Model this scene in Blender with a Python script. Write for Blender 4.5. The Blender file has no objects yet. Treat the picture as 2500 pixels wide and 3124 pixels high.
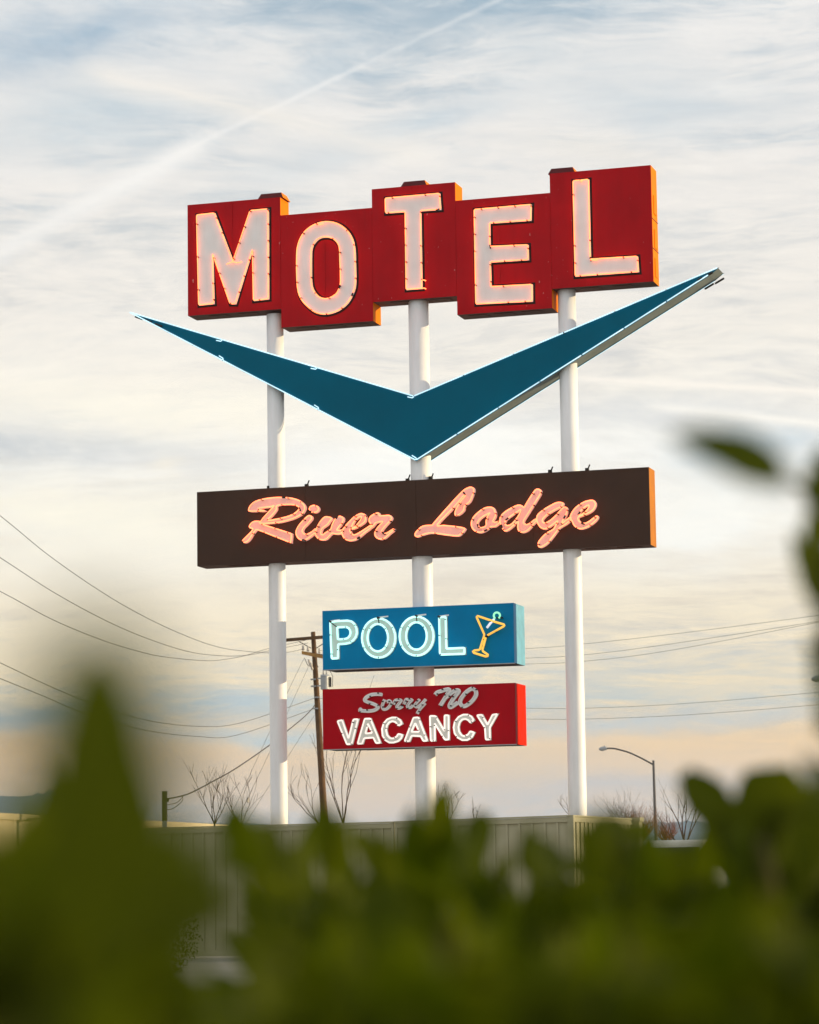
import bpy, bmesh, math, random
from mathutils import Vector, Matrix
from mathutils.geometry import tessellate_polygon

random.seed(7)
scene = bpy.context.scene
COL = scene.collection

# ------------------------------------------------------------------ camera
CAM_H, PITCH, ROLL, THETA, DIST = 1.2, 0.1281, 0.0142, 0.2902, 50.0
F_PX, PW, PH = 85.0 / 24.0 * 2500.0, 2500.0, 3124.0
R0 = Vector((1, 0, 0))
U0 = Vector((0, -math.sin(PITCH), math.cos(PITCH)))
FW = Vector((0, math.cos(PITCH), math.sin(PITCH)))
XC = R0 * math.cos(ROLL) - U0 * math.sin(ROLL)
YC = R0 * math.sin(ROLL) + U0 * math.cos(ROLL)
CAM = Vector((0, 0, CAM_H))
cd = bpy.data.cameras.new('camera')
cam = bpy.data.objects.new('camera', cd)
COL.objects.link(cam)
m3 = Matrix((XC, YC, -FW)).transposed()
cam.matrix_world = Matrix.Translation(CAM) @ m3.to_4x4()
cd.sensor_fit = 'HORIZONTAL'
cd.sensor_width = 24.0
cd.lens = 85.0
cd.clip_start = 0.05
cd.clip_end = 30000
cd.dof.use_dof = True
cd.dof.focus_distance = 49.5
cd.dof.aperture_fstop = 4.0
cd.dof.aperture_blades = 0
scene.camera = cam

# ------------------------------------------------------------------ world / sky
SUN_AZ, SUN_EL = math.radians(93), math.radians(8.0)     # azimuth from -Y towards +X
sun_dir = Vector((math.sin(SUN_AZ) * math.cos(SUN_EL), -math.cos(SUN_AZ) * math.cos(SUN_EL), math.sin(SUN_EL)))
world = bpy.data.worlds.new('World')
scene.world = world
world.use_nodes = True
wt = world.node_tree
wt.nodes.clear()


def lin(c):
    return tuple((v / 255 / 12.92) if v / 255 <= 0.04045 else ((v / 255 + 0.055) / 1.055) ** 2.4 for v in c)


class NT:
    def __init__(s, t): s.t = t
    def n(s, typ, **kw):
        nd = s.t.nodes.new(typ)
        for k, v in kw.items():
            if k.startswith('i_'):
                k = k[2:]
                nd.inputs[int(k) if k.isdigit() else k.replace('_', ' ')].default_value = v
            else:
                setattr(nd, k, v)
        return nd
    def l(s, a, b): s.t.links.new(a, b)
    def math(s, op, a, b=None, c=None, clamp=False):
        nd = s.t.nodes.new('ShaderNodeMath'); nd.operation = op; nd.use_clamp = clamp
        for i, v in enumerate((a, b, c)):
            if v is None: continue
            if isinstance(v, (int, float)): nd.inputs[i].default_value = v
            else: s.l(v, nd.inputs[i])
        return nd.outputs[0]
    def mix(s, f, a, b, blend='MIX'):
        nd = s.t.nodes.new('ShaderNodeMix'); nd.data_type = 'RGBA'; nd.blend_type = blend
        for i, v in ((0, f), (6, a), (7, b)):
            if isinstance(v, (int, float)): nd.inputs[i].default_value = v
            elif isinstance(v, tuple): nd.inputs[i].default_value = v if len(v) == 4 else v + (1,)
            else: s.l(v, nd.inputs[i])
        return nd.outputs[2]
    def ramp(s, f, stops, interp='LINEAR'):
        nd = s.t.nodes.new('ShaderNodeValToRGB'); e = nd.color_ramp.elements
        nd.color_ramp.interpolation = interp
        while len(e) > 1: e.remove(e[-1])
        for i, (p, c) in enumerate(stops):
            k = e[0] if i == 0 else e.new(p)
            k.position = p
            k.color = (c, c, c, 1) if isinstance(c, (int, float)) else tuple(c) + (1,)
        if f is not None: s.l(f, nd.inputs[0])
        return nd.outputs[0]
    def noise(s, vec, scale, detail=4, rough=.5, dist=0.0):
        nd = s.n('ShaderNodeTexNoise'); nd.inputs['Scale'].default_value = scale
        nd.inputs['Detail'].default_value = detail; nd.inputs['Roughness'].default_value = rough
        nd.inputs['Distortion'].default_value = dist
        if vec is not None: s.l(vec, nd.inputs['Vector'])
        return nd.outputs[0]
    def mapping(s, vec, rot=0, scale=(1, 1, 1), loc=(0, 0, 0)):
        nd = s.n('ShaderNodeMapping'); nd.inputs['Rotation'].default_value = (0, 0, rot)
        nd.inputs['Scale'].default_value = scale; nd.inputs['Location'].default_value = loc
        s.l(vec, nd.inputs['Vector'])
        return nd.outputs[0]


def pixdir(px, py):
    x, y = px - PW / 2, PH / 2 - py
    return (FW * F_PX + XC * x + YC * y).normalized()


W = NT(wt)
tc = W.n('ShaderNodeTexCoord')
nrm = W.n('ShaderNodeVectorMath', operation='NORMALIZE')
W.l(tc.outputs['Generated'], nrm.inputs[0])
sep = W.n('ShaderNodeSeparateXYZ'); W.l(nrm.outputs[0], sep.inputs[0])
elev = W.math('MULTIPLY', W.math('ARCSINE', sep.outputs[2]), 180 / math.pi)          # degrees
zz = W.math('ADD', W.math('MAXIMUM', sep.outputs[2], 0.0), 0.22)
comb = W.n('ShaderNodeCombineXYZ')
W.l(W.math('DIVIDE', sep.outputs[0], zz), comb.inputs[0])
W.l(W.math('DIVIDE', sep.outputs[1], zz), comb.inputs[1])
P = comb.outputs[0]
warp = W.n('ShaderNodeTexNoise'); warp.inputs['Scale'].default_value = 2.0; warp.inputs['Detail'].default_value = 3
W.l(P, warp.inputs['Vector'])
wv = W.n('ShaderNodeVectorMath', operation='MULTIPLY_ADD'); W.l(warp.outputs['Color'], wv.inputs[0])
wv.inputs[1].default_value = (.34, .30, 0); W.l(P, wv.inputs[2])
PWp = wv.outputs[0]
big = W.noise(W.mapping(PWp, .28, (.7, 1.0, 1), (3.1, 7.7, 0)), 2.7, 6, .55)
wisp = W.noise(W.mapping(PWp, -.25, (1.0, 2.1, 1), (.7, 2.2, 0)), 5.0, 9, .62, 1.0)
fine = W.noise(W.mapping(PWp, .5, (1.4, 3.6, 1), (5.7, 1.2, 0)), 13.0, 8, .66, .5)
c1 = W.math('ADD', W.math('MULTIPLY', big, .46), W.math('ADD', W.math('MULTIPLY', wisp, .32), W.math('MULTIPLY', fine, .22)))
mask = W.ramp(c1, [(.38, 0.0), (.55, 1.0)], 'EASE')
en = W.math('DIVIDE', elev, 40.0, clamp=True)


def stops(rows): return [(e / 40.0, lin(c)) for e, c in rows]


cloud = W.ramp(en, stops([(0, (220, 202, 186)), (1.6, (240, 209, 178)), (2.7, (255, 214, 156)), (3.8, (250, 228, 188)), (5.2, (252, 236, 206)),
                          (6.6, (246, 237, 219)), (8.4, (252, 249, 242)), (9.6, (248, 241, 228)), (11.5, (241, 235, 226)), (14, (236, 232, 227)),
                          (18, (234, 233, 231)), (40, (250, 249, 248))]))
shade = W.ramp(en, stops([(0, (206, 194, 186)), (1.8, (214, 202, 190)), (2.8, (238, 204, 160)), (3.6, (184, 198, 202)), (4.3, (206, 204, 196)),
                          (5.5, (224, 210, 190)), (7, (232, 218, 197)), (8.4, (224, 218, 208)), (9.6, (214, 211, 207)), (12, (208, 208, 206)),
                          (14, (188, 199, 206)), (17.5, (158, 180, 196)), (40, (184, 198, 210))]))
skyc = W.mix(mask, shade, cloud)
# brighter veil low behind the sign and thin soft streaks
veil = W.noise(W.mapping(PWp, .05, (.45, .9, 1), (9.2, 3.3, 0)), 1.9, 5, .55)
vb = W.math('MULTIPLY', W.ramp(veil, [(.45, 0.0), (.65, 1.0)]),
            W.ramp(en, [(5.5 / 40, 0.0), (8.2 / 40, 1.0), (10.5 / 40, .5), (13 / 40, 0.0)]))
skyc = W.mix(W.math('MULTIPLY', vb, .75), skyc, lin((252, 249, 243)))


def cloudlet(vx, vy, rx, ry, colr, amt, rot=0.0):
    """a patch of thinner or brighter cloud seen in one part of the sky (view of 1725 wide)"""
    global skyc
    k = 1.449275
    c = pixdir(vx * k, vy * k)
    ax = (c.cross(Vector((0, 0, 1)))).normalized(); ay = ax.cross(c).normalized()
    a2 = ax * math.cos(rot) + ay * math.sin(rot); b2 = ay * math.cos(rot) - ax * math.sin(rot)
    sc = F_PX / k
    out = []
    for v, rad in ((a2, rx / sc), (b2, ry / sc)):
        d = W.n('ShaderNodeVectorMath', operation='DOT_PRODUCT'); W.l(BW, d.inputs[0]); d.inputs[1].default_value = v / rad
        out.append(W.math('SUBTRACT', d.outputs['Value'], c.dot(v) / rad))
    q = W.math('ADD', W.math('MULTIPLY', out[0], out[0]), W.math('MULTIPLY', out[1], out[1]))
    f = W.math('POWER', 2.718, W.math('MULTIPLY', q, -1.0))
    fr = W.n('ShaderNodeVectorMath', operation='DOT_PRODUCT'); W.l(nrm.outputs[0], fr.inputs[0]); fr.inputs[1].default_value = c
    f = W.math('MULTIPLY', f, W.math('GREATER_THAN', fr.outputs['Value'], .8))
    f = W.math('MULTIPLY', f, W.math('MULTIPLY', TEX, amt), clamp=True)
    skyc = W.mix(f, skyc, lin(colr))


wn = W.n('ShaderNodeTexNoise'); wn.inputs['Scale'].default_value = 11; wn.inputs['Detail'].default_value = 7; wn.inputs['Roughness'].default_value = .6
W.l(W.mapping(nrm.outputs[0], 0, (1, 1, 2.6), (2.2, 0, 0)), wn.inputs['Vector'])
bwn = W.n('ShaderNodeVectorMath', operation='MULTIPLY_ADD'); W.l(wn.outputs['Color'], bwn.inputs[0]); bwn.inputs[1].default_value = (.05, .05, .030)
sh = W.n('ShaderNodeVectorMath', operation='ADD'); W.l(nrm.outputs[0], sh.inputs[0]); sh.inputs[1].default_value = (-.025, -.025, -.015)
W.l(sh.outputs[0], bwn.inputs[2])
BW = bwn.outputs[0]
TEX = W.ramp(W.noise(W.mapping(nrm.outputs[0], 0, (1, 1, 3.2), (7, 1, 0)), 16, 8, .62, .4), [(.30, .35), (.62, 1.25)])
for a in ((150, 95, 270, 75, (158, 182, 201), .85, .12), (900, 235, 200, 28, (188, 203, 213), .7, .15), (1420, 215, 260, 60, (204, 212, 217), .7, -.1), (190, 265, 240, 70, (196, 208, 215), .7, .1),
          (640, 140, 160, 45, (200, 211, 218), .6, .5), (1100, 90, 220, 40, (210, 216, 219), .55, -.2), (620, 330, 200, 40, (206, 213, 217), .5, .2), (1300, 330, 300, 40, (236, 231, 223), .6, -.15),
          (70, 930, 300, 48, (190, 196, 202), .95, -.08), (420, 975, 170, 26, (208, 206, 204), .7, 0), (330, 985, 34, 26, (250, 240, 220), .8, 0), (880, 960, 400, 90, (255, 253, 246), 1.25, .1), (360, 862, 430, 58, (255, 248, 232), 1.2, -.1),
          (1470, 1070, 300, 100, (255, 252, 243), 1.25, 0), (1640, 950, 190, 55, (198, 212, 220), .85, -.05), (230, 1100, 400, 90, (255, 248, 230), 1.25, -.1), (1330, 860, 240, 30, (214, 215, 216), .6, 0),
          (40, 1520, 230, 36, (146, 170, 182), .95, -.03), (620, 1552, 230, 24, (182, 204, 213), .8, 0), (1350, 1530, 330, 26, (192, 204, 210), .8, .03), (1500, 1440, 280, 36, (240, 222, 190), .7, 0),
          (80, 1610, 260, 55, (224, 180, 122), .8, 0), (520, 1640, 260, 50, (226, 196, 160), .6, 0), (1050, 1610, 300, 45, (232, 205, 170), .6, 0), (1250, 1650, 300, 30, (196, 194, 196), .6, 0), (1380, 1590, 260, 24, (236, 206, 172), .6, 0)):
    cloudlet(*a)


def contrail(p0, p1, width, amt, colr, soft=2.0, seed=0.0, fade=None):
    """a straight vapour trail: a great circle through two sky directions"""
    global skyc
    a, b = pixdir(*p0), pixdir(*p1)
    nn = a.cross(b).normalized()
    d = W.n('ShaderNodeVectorMath', operation='DOT_PRODUCT'); W.l(nrm.outputs[0], d.inputs[0]); d.inputs[1].default_value = nn
    wob = W.noise(W.mapping(nrm.outputs[0], 0, (1, 1, 1), (seed, 0, 0)), 14, 4, .6)
    dist = W.math('ABSOLUTE', W.math('ADD', d.outputs['Value'], W.math('MULTIPLY', W.math('SUBTRACT', wob, .5), width * .9)))
    t = W.math('SUBTRACT', 1.0, W.math('DIVIDE', dist, width), clamp=True)
    t = W.math('POWER', t, soft)
    along = (b - a).normalized(); mid = (a + b) * .5
    s = W.n('ShaderNodeVectorMath', operation='DOT_PRODUCT'); W.l(nrm.outputs[0], s.inputs[0]); s.inputs[1].default_value = along
    u = W.math('SUBTRACT', s.outputs['Value'], mid.dot(along))
    half = (b - a).length * .5
    g = W.math('SUBTRACT', 1.15, W.math('DIVIDE', W.math('ABSOLUTE', u), half), clamp=True)
    g = W.math('MULTIPLY', g, 4.0, clamp=True)
    brk = W.ramp(W.noise(W.mapping(nrm.outputs[0], 0, (1, 1, 1), (seed + 4, 0, 0)), 9, 3), [(.30, .3), (.50, 1.0)])
    f = W.math('MULTIPLY', W.math('MULTIPLY', W.math('MULTIPLY', t, g), brk), amt)
    skyc = W.mix(f, skyc, lin(colr))


# feathery cirrus texture over everything
fth = W.noise(W.mapping(PWp, .62, (1.0, 2.5, 1), (1.7, 9.2, 0)), 9.0, 9, .66, .5)
fth2 = W.noise(W.mapping(PWp, -.35, (1.2, 2.2, 1), (4.7, 3.2, 0)), 19.0, 8, .68, .5)
fm = W.math('ADD', W.math('MULTIPLY', fth, .6), W.math('MULTIPLY', fth2, .4))
skyc = W.mix(W.ramp(en, [(6 / 40, .35), (13 / 40, 1.0)]), skyc, W.ramp(fm, [(.34, (.91, .93, .95)), (.5, (.995, .995, .995)), (.66, (1.07, 1.062, 1.05))]), 'MULTIPLY')
contrail((480, 498), (1680, -75), .0013, .52, (247, 245, 242), .9, 1.0)
contrail((-60, 812), (620, 428), .0042, .65, (246, 243, 238), 1.0, 1.6)
contrail((-60, 800), (640, 432), .0065, .8, (246, 243, 238), 1.2, 2.0)
contrail((280, 220), (1300, 480), .0085, .7, (246, 239, 229), 1.4, 3.0)
contrail((1760, 1150), (2600, 1200), .0022, .9, (255, 247, 235), 1.1, 5.0)
contrail((2000, 1240), (2700, 1312), .0028, .95, (255, 250, 240), 1.1, 6.0)
contrail((1000, 1150), (1800, 1120), .006, .35, (246, 238, 226), 1.5, 8.0)

sky = W.n('ShaderNodeTexSky', sky_type='NISHITA')
sky.sun_disc = False
sky.sun_elevation = SUN_EL
sky.sun_rotation = math.atan2(sun_dir.x, sun_dir.y)
sky.air_density = 1.0; sky.dust_density = 2.0
SKY_STRENGTH = 0.1
up = W.mix(1.0, skyc, (1 / SKY_STRENGTH,) * 3, 'MULTIPLY')
full = W.mix(.05, up, sky.outputs[0])
bg = W.n('ShaderNodeBackground'); bg.inputs['Strength'].default_value = SKY_STRENGTH
W.l(full, bg.inputs['Color'])
wo = W.n('ShaderNodeOutputWorld'); W.l(bg.outputs[0], wo.inputs[0])

# ------------------------------------------------------------------ sun, exposure
sl = bpy.data.lights.new('sun', 'SUN')
sl.energy = 5.0
sl.angle = math.radians(0.5)
sl.color = (1.0, .78, .46)
so = bpy.data.objects.new('sun', sl)
so.rotation_euler = sun_dir.to_track_quat('Z', 'Y').to_euler()
so.location = sun_dir * 100
COL.objects.link(so)
vs = scene.view_settings
scene.display_settings.display_device = 'sRGB'
vs.view_transform = 'Standard'; vs.look = 'None'; vs.exposure = 0.14; vs.gamma = 1.0; vs.use_curve_mapping = False
scene.render.engine = 'CYCLES'
scene.cycles.use_denoising = True
scene.cycles.max_bounces = 6
scene.cycles.use_adaptive_sampling = True
scene.cycles.adaptive_threshold = 0.015
scene.cycles.sample_clamp_indirect = 4.0


# ------------------------------------------------------------------ helpers
def tag(o, label=None, cat=None, group=None, kind=None):
    if label: o['label'] = label
    if cat: o['category'] = cat
    if group: o['group'] = group
    if kind: o['kind'] = kind
    return o


def empty(name, loc=(0, 0, 0), rz=0.0, **kw):
    o = bpy.data.objects.new(name, None)
    o.empty_display_size = .3
    o.location = loc; o.rotation_euler = (0, 0, rz)
    COL.objects.link(o)
    tag(o, **kw)
    return o


class MB:
    """collects geometry and links it as one mesh object"""
    def __init__(s): s.v = []; s.f = []; s.mi = []
    def face(s, idx, m=0): s.f.append(tuple(idx)); s.mi.append(m)
    def box(s, x0, x1, y0, y1, z0, z1, m=0, mf=None):
        b = len(s.v)
        s.v += [(x0, y0, z0), (x1, y0, z0), (x1, y1, z0), (x0, y1, z0), (x0, y0, z1), (x1, y0, z1), (x1, y1, z1), (x0, y1, z1)]
        q = dict(bottom=(0, 3, 2, 1), top=(4, 5, 6, 7), front=(0, 1, 5, 4), right=(1, 2, 6, 5), back=(2, 3, 7, 6), left=(3, 0, 4, 7))
        for k, f in q.items():
            s.face([b + i for i in f], (mf or {}).get(k, m))
        return s
    def obox(s, c, ax, ay, az, m=0):
        """box with half axes"""
        b = len(s.v); c = Vector(c)
        for k in range(8):
            sx, sy, sz = (1 if k & 1 else -1), (1 if k & 2 else -1), (1 if k & 4 else -1)
            s.v.append(tuple(c + Vector(ax) * sx + Vector(ay) * sy + Vector(az) * sz))
        for f in ((0, 2, 3, 1), (4, 5, 7, 6), (0, 1, 5, 4), (1, 3, 7, 5), (3, 2, 6, 7), (2, 0, 4, 6)):
            s.face([b + i for i in f], m)
        return s
    def tube(s, pts, r, n=8, closed=False, m=0, flat=1.0, caps=True):
        pts = [Vector(p) for p in pts]
        k = len(pts)
        if k < 2: return s
        rr = r if isinstance(r, (list, tuple)) else [r] * k
        tang = []
        for i in range(k):
            a = pts[(i - 1) % k] if (closed or i > 0) else pts[i]
            c = pts[(i + 1) % k] if (closed or i < k - 1) else pts[i]
            t = (c - a)
            tang.append(t.normalized() if t.length > 1e-9 else Vector((0, 0, 1)))
        ref = Vector((0, 1, 0)) if abs(tang[0].y) < .9 else Vector((1, 0, 0))
        nv = (ref - tang[0] * ref.dot(tang[0])).normalized()
        b = len(s.v)
        for i in range(k):
            t = tang[i]
            nv = (nv - t * nv.dot(t))
            nv = nv.normalized() if nv.length > 1e-6 else t.orthogonal().normalized()
            bv = t.cross(nv)
            for j in range(n):
                a = 2 * math.pi * j / n
                s.v.append(tuple(pts[i] + (nv * math.cos(a) * flat + bv * math.sin(a)) * rr[i]))
        for i in range(k if closed else k - 1):
            i2 = (i + 1) % k
            for j in range(n):
                j2 = (j + 1) % n
                s.face((b + i * n + j, b + i * n + j2, b + i2 * n + j2, b + i2 * n + j), m)
        if not closed and caps:
            s.face([b + j for j in range(n)][::-1], m)
            s.face([b + (k - 1) * n + j for j in range(n)], m)
        return s
    def prism(s, loops, y0, y1, m=0, mside=None):
        """loops of (x,z); first outer, rest holes. front at y0, back at y1"""
        if mside is None: mside = m
        L = [[Vector((p[0], p[1], 0)) for p in lp] for lp in loops]
        tris = tessellate_polygon(L)
        flat = [p for lp in loops for p in lp]

        def ar2(q): return abs(sum(q[i][0] * q[(i + 1) % len(q)][1] - q[(i + 1) % len(q)][0] * q[i][1] for i in range(len(q)))) / 2
        want = ar2(loops[0]) - sum(ar2(x) for x in loops[1:])
        if abs(want - sum(ar2([flat[i] for i in t]) for t in tris)) > .005 * want:
            bm = bmesh.new()
            vs_ = [bm.verts.new((p[0], p[1], 0)) for p in flat]
            bm.verts.index_update()
            es = []; o = 0
            for lp in loops:
                es += [bm.edges.new((vs_[o + i], vs_[o + (i + 1) % len(lp)])) for i in range(len(lp))]; o += len(lp)
            bmesh.ops.triangle_fill(bm, use_beauty=True, use_dissolve=False, edges=es)
            tris = [tuple(v.index for v in f.verts) for f in bm.faces]
            if abs(want - sum(ar2([flat[i] for i in t]) for t in tris)) > .005 * want: print('TESS still off', want, loops[0][0])
            bm.free()
        b = len(s.v); n = len(flat)
        s.v += [(p[0], y0, p[1]) for p in flat] + [(p[0], y1, p[1]) for p in flat]
        for t in tris:
            a, c, d = (flat[i] for i in t)
            cr = (c[0] - a[0]) * (d[1] - a[1]) - (c[1] - a[1]) * (d[0] - a[0])
            t = t if cr > 0 else t[::-1]
            s.face([b + i for i in t], m)
            s.face([b + n + i for i in t[::-1]], m)
        o = 0
        for li, lp in enumerate(loops):
            k = len(lp)
            ar = sum(lp[i][0] * lp[(i + 1) % k][1] - lp[(i + 1) % k][0] * lp[i][1] for i in range(k))
            flip = (ar > 0) != (li == 0)
            for i in range(k):
                j = (i + 1) % k
                q = (b + o + i, b + o + j, b + n + o + j, b + n + o + i)
                s.face(q if flip else q[::-1], mside)
            o += k
        return s
    def build(s, name, mats, parent=None, smooth=False, loc=None, **kw):
        me = bpy.data.meshes.new(name)
        me.from_pydata(s.v, [], s.f)
        mats = mats if isinstance(mats, (list, tuple)) else [mats]
        for mt in mats: me.materials.append(mt)
        if len(mats) > 1: me.polygons.foreach_set('material_index', s.mi)
        if smooth: me.polygons.foreach_set('use_smooth', [True] * len(s.f))
        me.update()
        o = bpy.data.objects.new(name, me)
        COL.objects.link(o)
        if parent: o.parent = parent
        if loc is not None: o.location = loc
        tag(o, **kw)
        return o


def copy_tree(o, parent=None):
    c = o.copy(); COL.objects.link(c); c.parent = parent
    for ch in list(o.children):
        copy_tree(ch, c)
    return c


def at(px, py, Y):
    """the world point on the sight line through a photograph pixel at distance Y ahead"""
    d = pixdir(px, py)
    return CAM + d * (Y / d.y)


D_AX = Vector((math.cos(THETA), -math.sin(THETA), 0))
N_AX = Vector((math.sin(THETA), math.cos(THETA), 0))
ORG = Vector((0, DIST, 0))


def uz(px, py, w):
    """(u,z) on the sign's own plane that lies w behind the post line"""
    d = pixdir(px, py)
    p0 = ORG + N_AX * w
    t = (p0 - CAM).dot(N_AX) / d.dot(N_AX)
    p = CAM + d * t
    return ((p - ORG).dot(D_AX), p.z)


def catmull(pts, k=3, closed=True):
    out = []; n = len(pts)
    for i in range(n if closed else n - 1):
        p = [pts[(i + j) % n] if closed else pts[max(0, min(n - 1, i + j))] for j in (-1, 0, 1, 2)]
        for q in range(k):
            t = q / k
            out.append(tuple(.5 * (2 * p[1][a] + (p[2][a] - p[0][a]) * t + (2 * p[0][a] - 5 * p[1][a] + 4 * p[2][a] - p[3][a]) * t * t
                                   + (3 * p[1][a] - p[0][a] - 3 * p[2][a] + p[3][a]) * t ** 3) for a in range(len(pts[0]))))
    if not closed: out.append(tuple(pts[-1]))
    return out


def offset(lp, d):
    """grow a loop outwards by d (mitred)"""
    n = len(lp)
    ar = sum(lp[i][0] * lp[(i + 1) % n][1] - lp[(i + 1) % n][0] * lp[i][1] for i in range(n))
    sg = 1 if ar > 0 else -1
    out = []
    for i in range(n):
        a, b, c = (Vector(lp[(i + j) % n][:2]) for j in (-1, 0, 1))
        e1 = (b - a); e2 = (c - b)
        if e1.length < 1e-7 or e2.length < 1e-7: out.append(tuple(b)); continue
        e1.normalize(); e2.normalize()
        n1 = Vector((e1.y, -e1.x)) * sg; n2 = Vector((e2.y, -e2.x)) * sg
        m = n1 + n2
        if m.length < .2: m = n1
        m.normalize()
        k = min(1 / max(m.dot(n1), .4), 2.0)
        out.append(tuple(b + m * d * k))
    return out


# ------------------------------------------------------------------ materials
MATS = {}


def paint(name, col, rough=.5, var=.12, scale=3.0, dirt=.0, dirt_col=(.05, .04, .035), metal=0.0, bump=.0, chips=0.0, spec=.18, streak=1.0):
    m = bpy.data.materials.new(name); m.use_nodes = True
    t = NT(m.node_tree); bs = m.node_tree.nodes['Principled BSDF']
    tcn = t.n('ShaderNodeTexCoord'); v = tcn.outputs['Object']
    n1 = t.noise(v, scale, 6, .6)
    n2 = t.noise(t.mapping(v, 0, (6 * streak, 6 * streak, .7)), scale, 5, .6)
    a = t.ramp(n1, [(.3, 1 - var), (.7, 1 + var)])
    c = t.mix(1.0, col, a, 'MULTIPLY')
    if dirt:
        f = t.math('MULTIPLY', t.ramp(n2, [(.42, 0.0), (.78, 1.0)]), dirt)
        c = t.mix(f, c, dirt_col)
    if chips:
        n3 = t.noise(t.mapping(v, .3, (9, 9, 3)), 3.2, 2, .5)
        f = t.math('MULTIPLY', t.ramp(n3, [(.745, 0.0), (.765, 1.0)]), chips)
        c = t.mix(f, c, (.6, .45, .42))
    t.l(c, bs.inputs['Base Color'])
    r = t.ramp(n1, [(.3, max(rough - .08, .05)), (.7, min(rough + .1, 1))])
    t.l(r, bs.inputs['Roughness'])
    bs.inputs['Metallic'].default_value = metal
    bs.inputs['Specular IOR Level'].default_value = spec
    if bump:
        bn = t.n('ShaderNodeBump'); bn.inputs['Strength'].default_value = bump; bn.inputs['Distance'].default_value = .01
        t.l(n1, bn.inputs['Height']); t.l(bn.outputs[0], bs.inputs['Normal'])
    MATS[name] = m
    return m


def glow(name, col, strength, base=(.25, .22, .2)):
    m = bpy.data.materials.new(name); m.use_nodes = True
    t = NT(m.node_tree); bs = m.node_tree.nodes['Principled BSDF']
    tcn = t.n('ShaderNodeTexCoord')
    n1 = t.noise(tcn.outputs['Object'], 2.5, 3)
    k = t.ramp(n1, [(.3, .82), (.7, 1.12)])
    t.l(t.math('MULTIPLY', k, strength), bs.inputs['Emission Strength'])
    bs.inputs['Base Color'].default_value = base + (1,)
    bs.inputs['Emission Color'].default_value = tuple(col) + (1,)
    bs.inputs['Roughness'].default_value = .15
    MATS[name] = m
    return m


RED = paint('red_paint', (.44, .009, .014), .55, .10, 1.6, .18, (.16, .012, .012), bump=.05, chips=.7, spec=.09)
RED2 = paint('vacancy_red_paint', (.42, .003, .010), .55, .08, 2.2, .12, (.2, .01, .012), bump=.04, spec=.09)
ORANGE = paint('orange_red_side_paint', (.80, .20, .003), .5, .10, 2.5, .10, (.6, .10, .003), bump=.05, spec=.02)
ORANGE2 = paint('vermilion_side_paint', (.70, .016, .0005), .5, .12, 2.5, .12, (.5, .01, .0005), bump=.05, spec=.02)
UNDER = paint('brown_underside_paint', (.115, .06, .05), .75, .22, 4, .25, (.03, .018, .015), bump=.08)  # dull dark brown for undersides, cabinet tops and hatches
BROWN = paint('brown_paint', (.062, .032, .021), .6, .12, 1.8, .10, (.03, .02, .015), bump=.05)
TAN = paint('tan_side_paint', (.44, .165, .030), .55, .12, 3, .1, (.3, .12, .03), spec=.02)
BLUE = paint('pool_blue_paint', (.001, .20, .43), .5, .10, 1.8, .10, (.001, .14, .33), bump=.04, spec=.09)
PALEBLUE = paint('pale_sheen_blue_side', (.13, .36, .50), .45, .2, 5, .3, (.24, .44, .54), bump=.04)  # pale because the glossy reflection on the ends is put into the colour
TEAL = paint('teal_paint', (.0005, .115, .195), .5, .10, 1.0, .12, (.0005, .10, .15), bump=.04, spec=.09)
GREYGREEN = paint('grey_green_edge_paint', (.19, .225, .225), .65, .2, 3, .35, (.09, .10, .10), bump=.05)
LETTER = paint('white_letter_face', (.85, .89, .90), .55, .05, 2.5, .10, (.5, .46, .44), bump=.03)
LETTERP = paint('pink_white_letter_face', (.78, .68, .66), .55, .05, 4, .12, (.5, .4, .38))
LETTERG = paint('grey_white_letter_face', (.62, .64, .60), .55, .06, 4, .14, (.4, .4, .36))
BLACK = paint('black_border_paint', (.014, .009, .009), .6, .2, 5)
DARKBIT = paint('dark_tube_clip', (.03, .025, .02), .6, .2, 5)
WHITE = paint('white_post_paint', (.86, .86, .87), .42, .04, 2.0, .22, (.52, .47, .42), bump=.03)
NEONR = glow('red_orange_neon', (1.0, .15, .034), 3.9)
NEONRS = glow('red_orange_script_neon', (1.0, .17, .055), 3.4)
NEONC = glow('aqua_neon', (.48, 1.0, .90), 1.35)
NEONW = glow('warm_white_neon', (1.0, .90, .80), .95)
NEONB = glow('ice_blue_neon', (.52, .86, 1.0), 1.15)
NEONY = glow('amber_neon', (1.0, .50, .055), .82, (.6, .4, .1))
NEONM = glow('mint_neon', (.32, 1.0, .55), .72, (.3, .6, .4))
NEONV = glow('pale_white_neon', (.9, .92, 1.0), .75)
DEAD = paint('unlit_tube_glass', (.92, .90, .89), .3, .06, 9, .1, (.4, .3, .28))
FENCE = paint('beige_fence_vinyl', (.36, .34, .225), .6, .05, 2.5, .12, (.22, .21, .14), bump=.03)
WALL = paint('cream_stucco', (.66, .56, .36), .85, .08, 5, .1, (.4, .32, .2), bump=.2)
ROOFM = paint('flat_roof_felt', (.12, .12, .12), .9, .2, 4)
WOOD = paint('weathered_pole_wood', (.13, .072, .034), .8, .35, 3, .5, (.04, .025, .014), bump=.3)
WOODL = paint('sunlit_crossarm_wood', (.40, .22, .07), .75, .25, 4, .3, (.15, .08, .03), bump=.2)  # paler than the pole: sunlight on this arm is put into its colour
GREYMETAL = paint('grey_galvanised', (.36, .38, .40), .45, .12, 5, .2, (.2, .2, .2), metal=.3)
DARKMETAL = paint('dark_steel', (.045, .042, .04), .55, .2, 5)
LAMPM = paint('lamp_steel', (.11, .10, .095), .5, .15, 3)
CERAMIC = paint('porcelain_insulator', (.55, .50, .44), .25, .15, 9)
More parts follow.
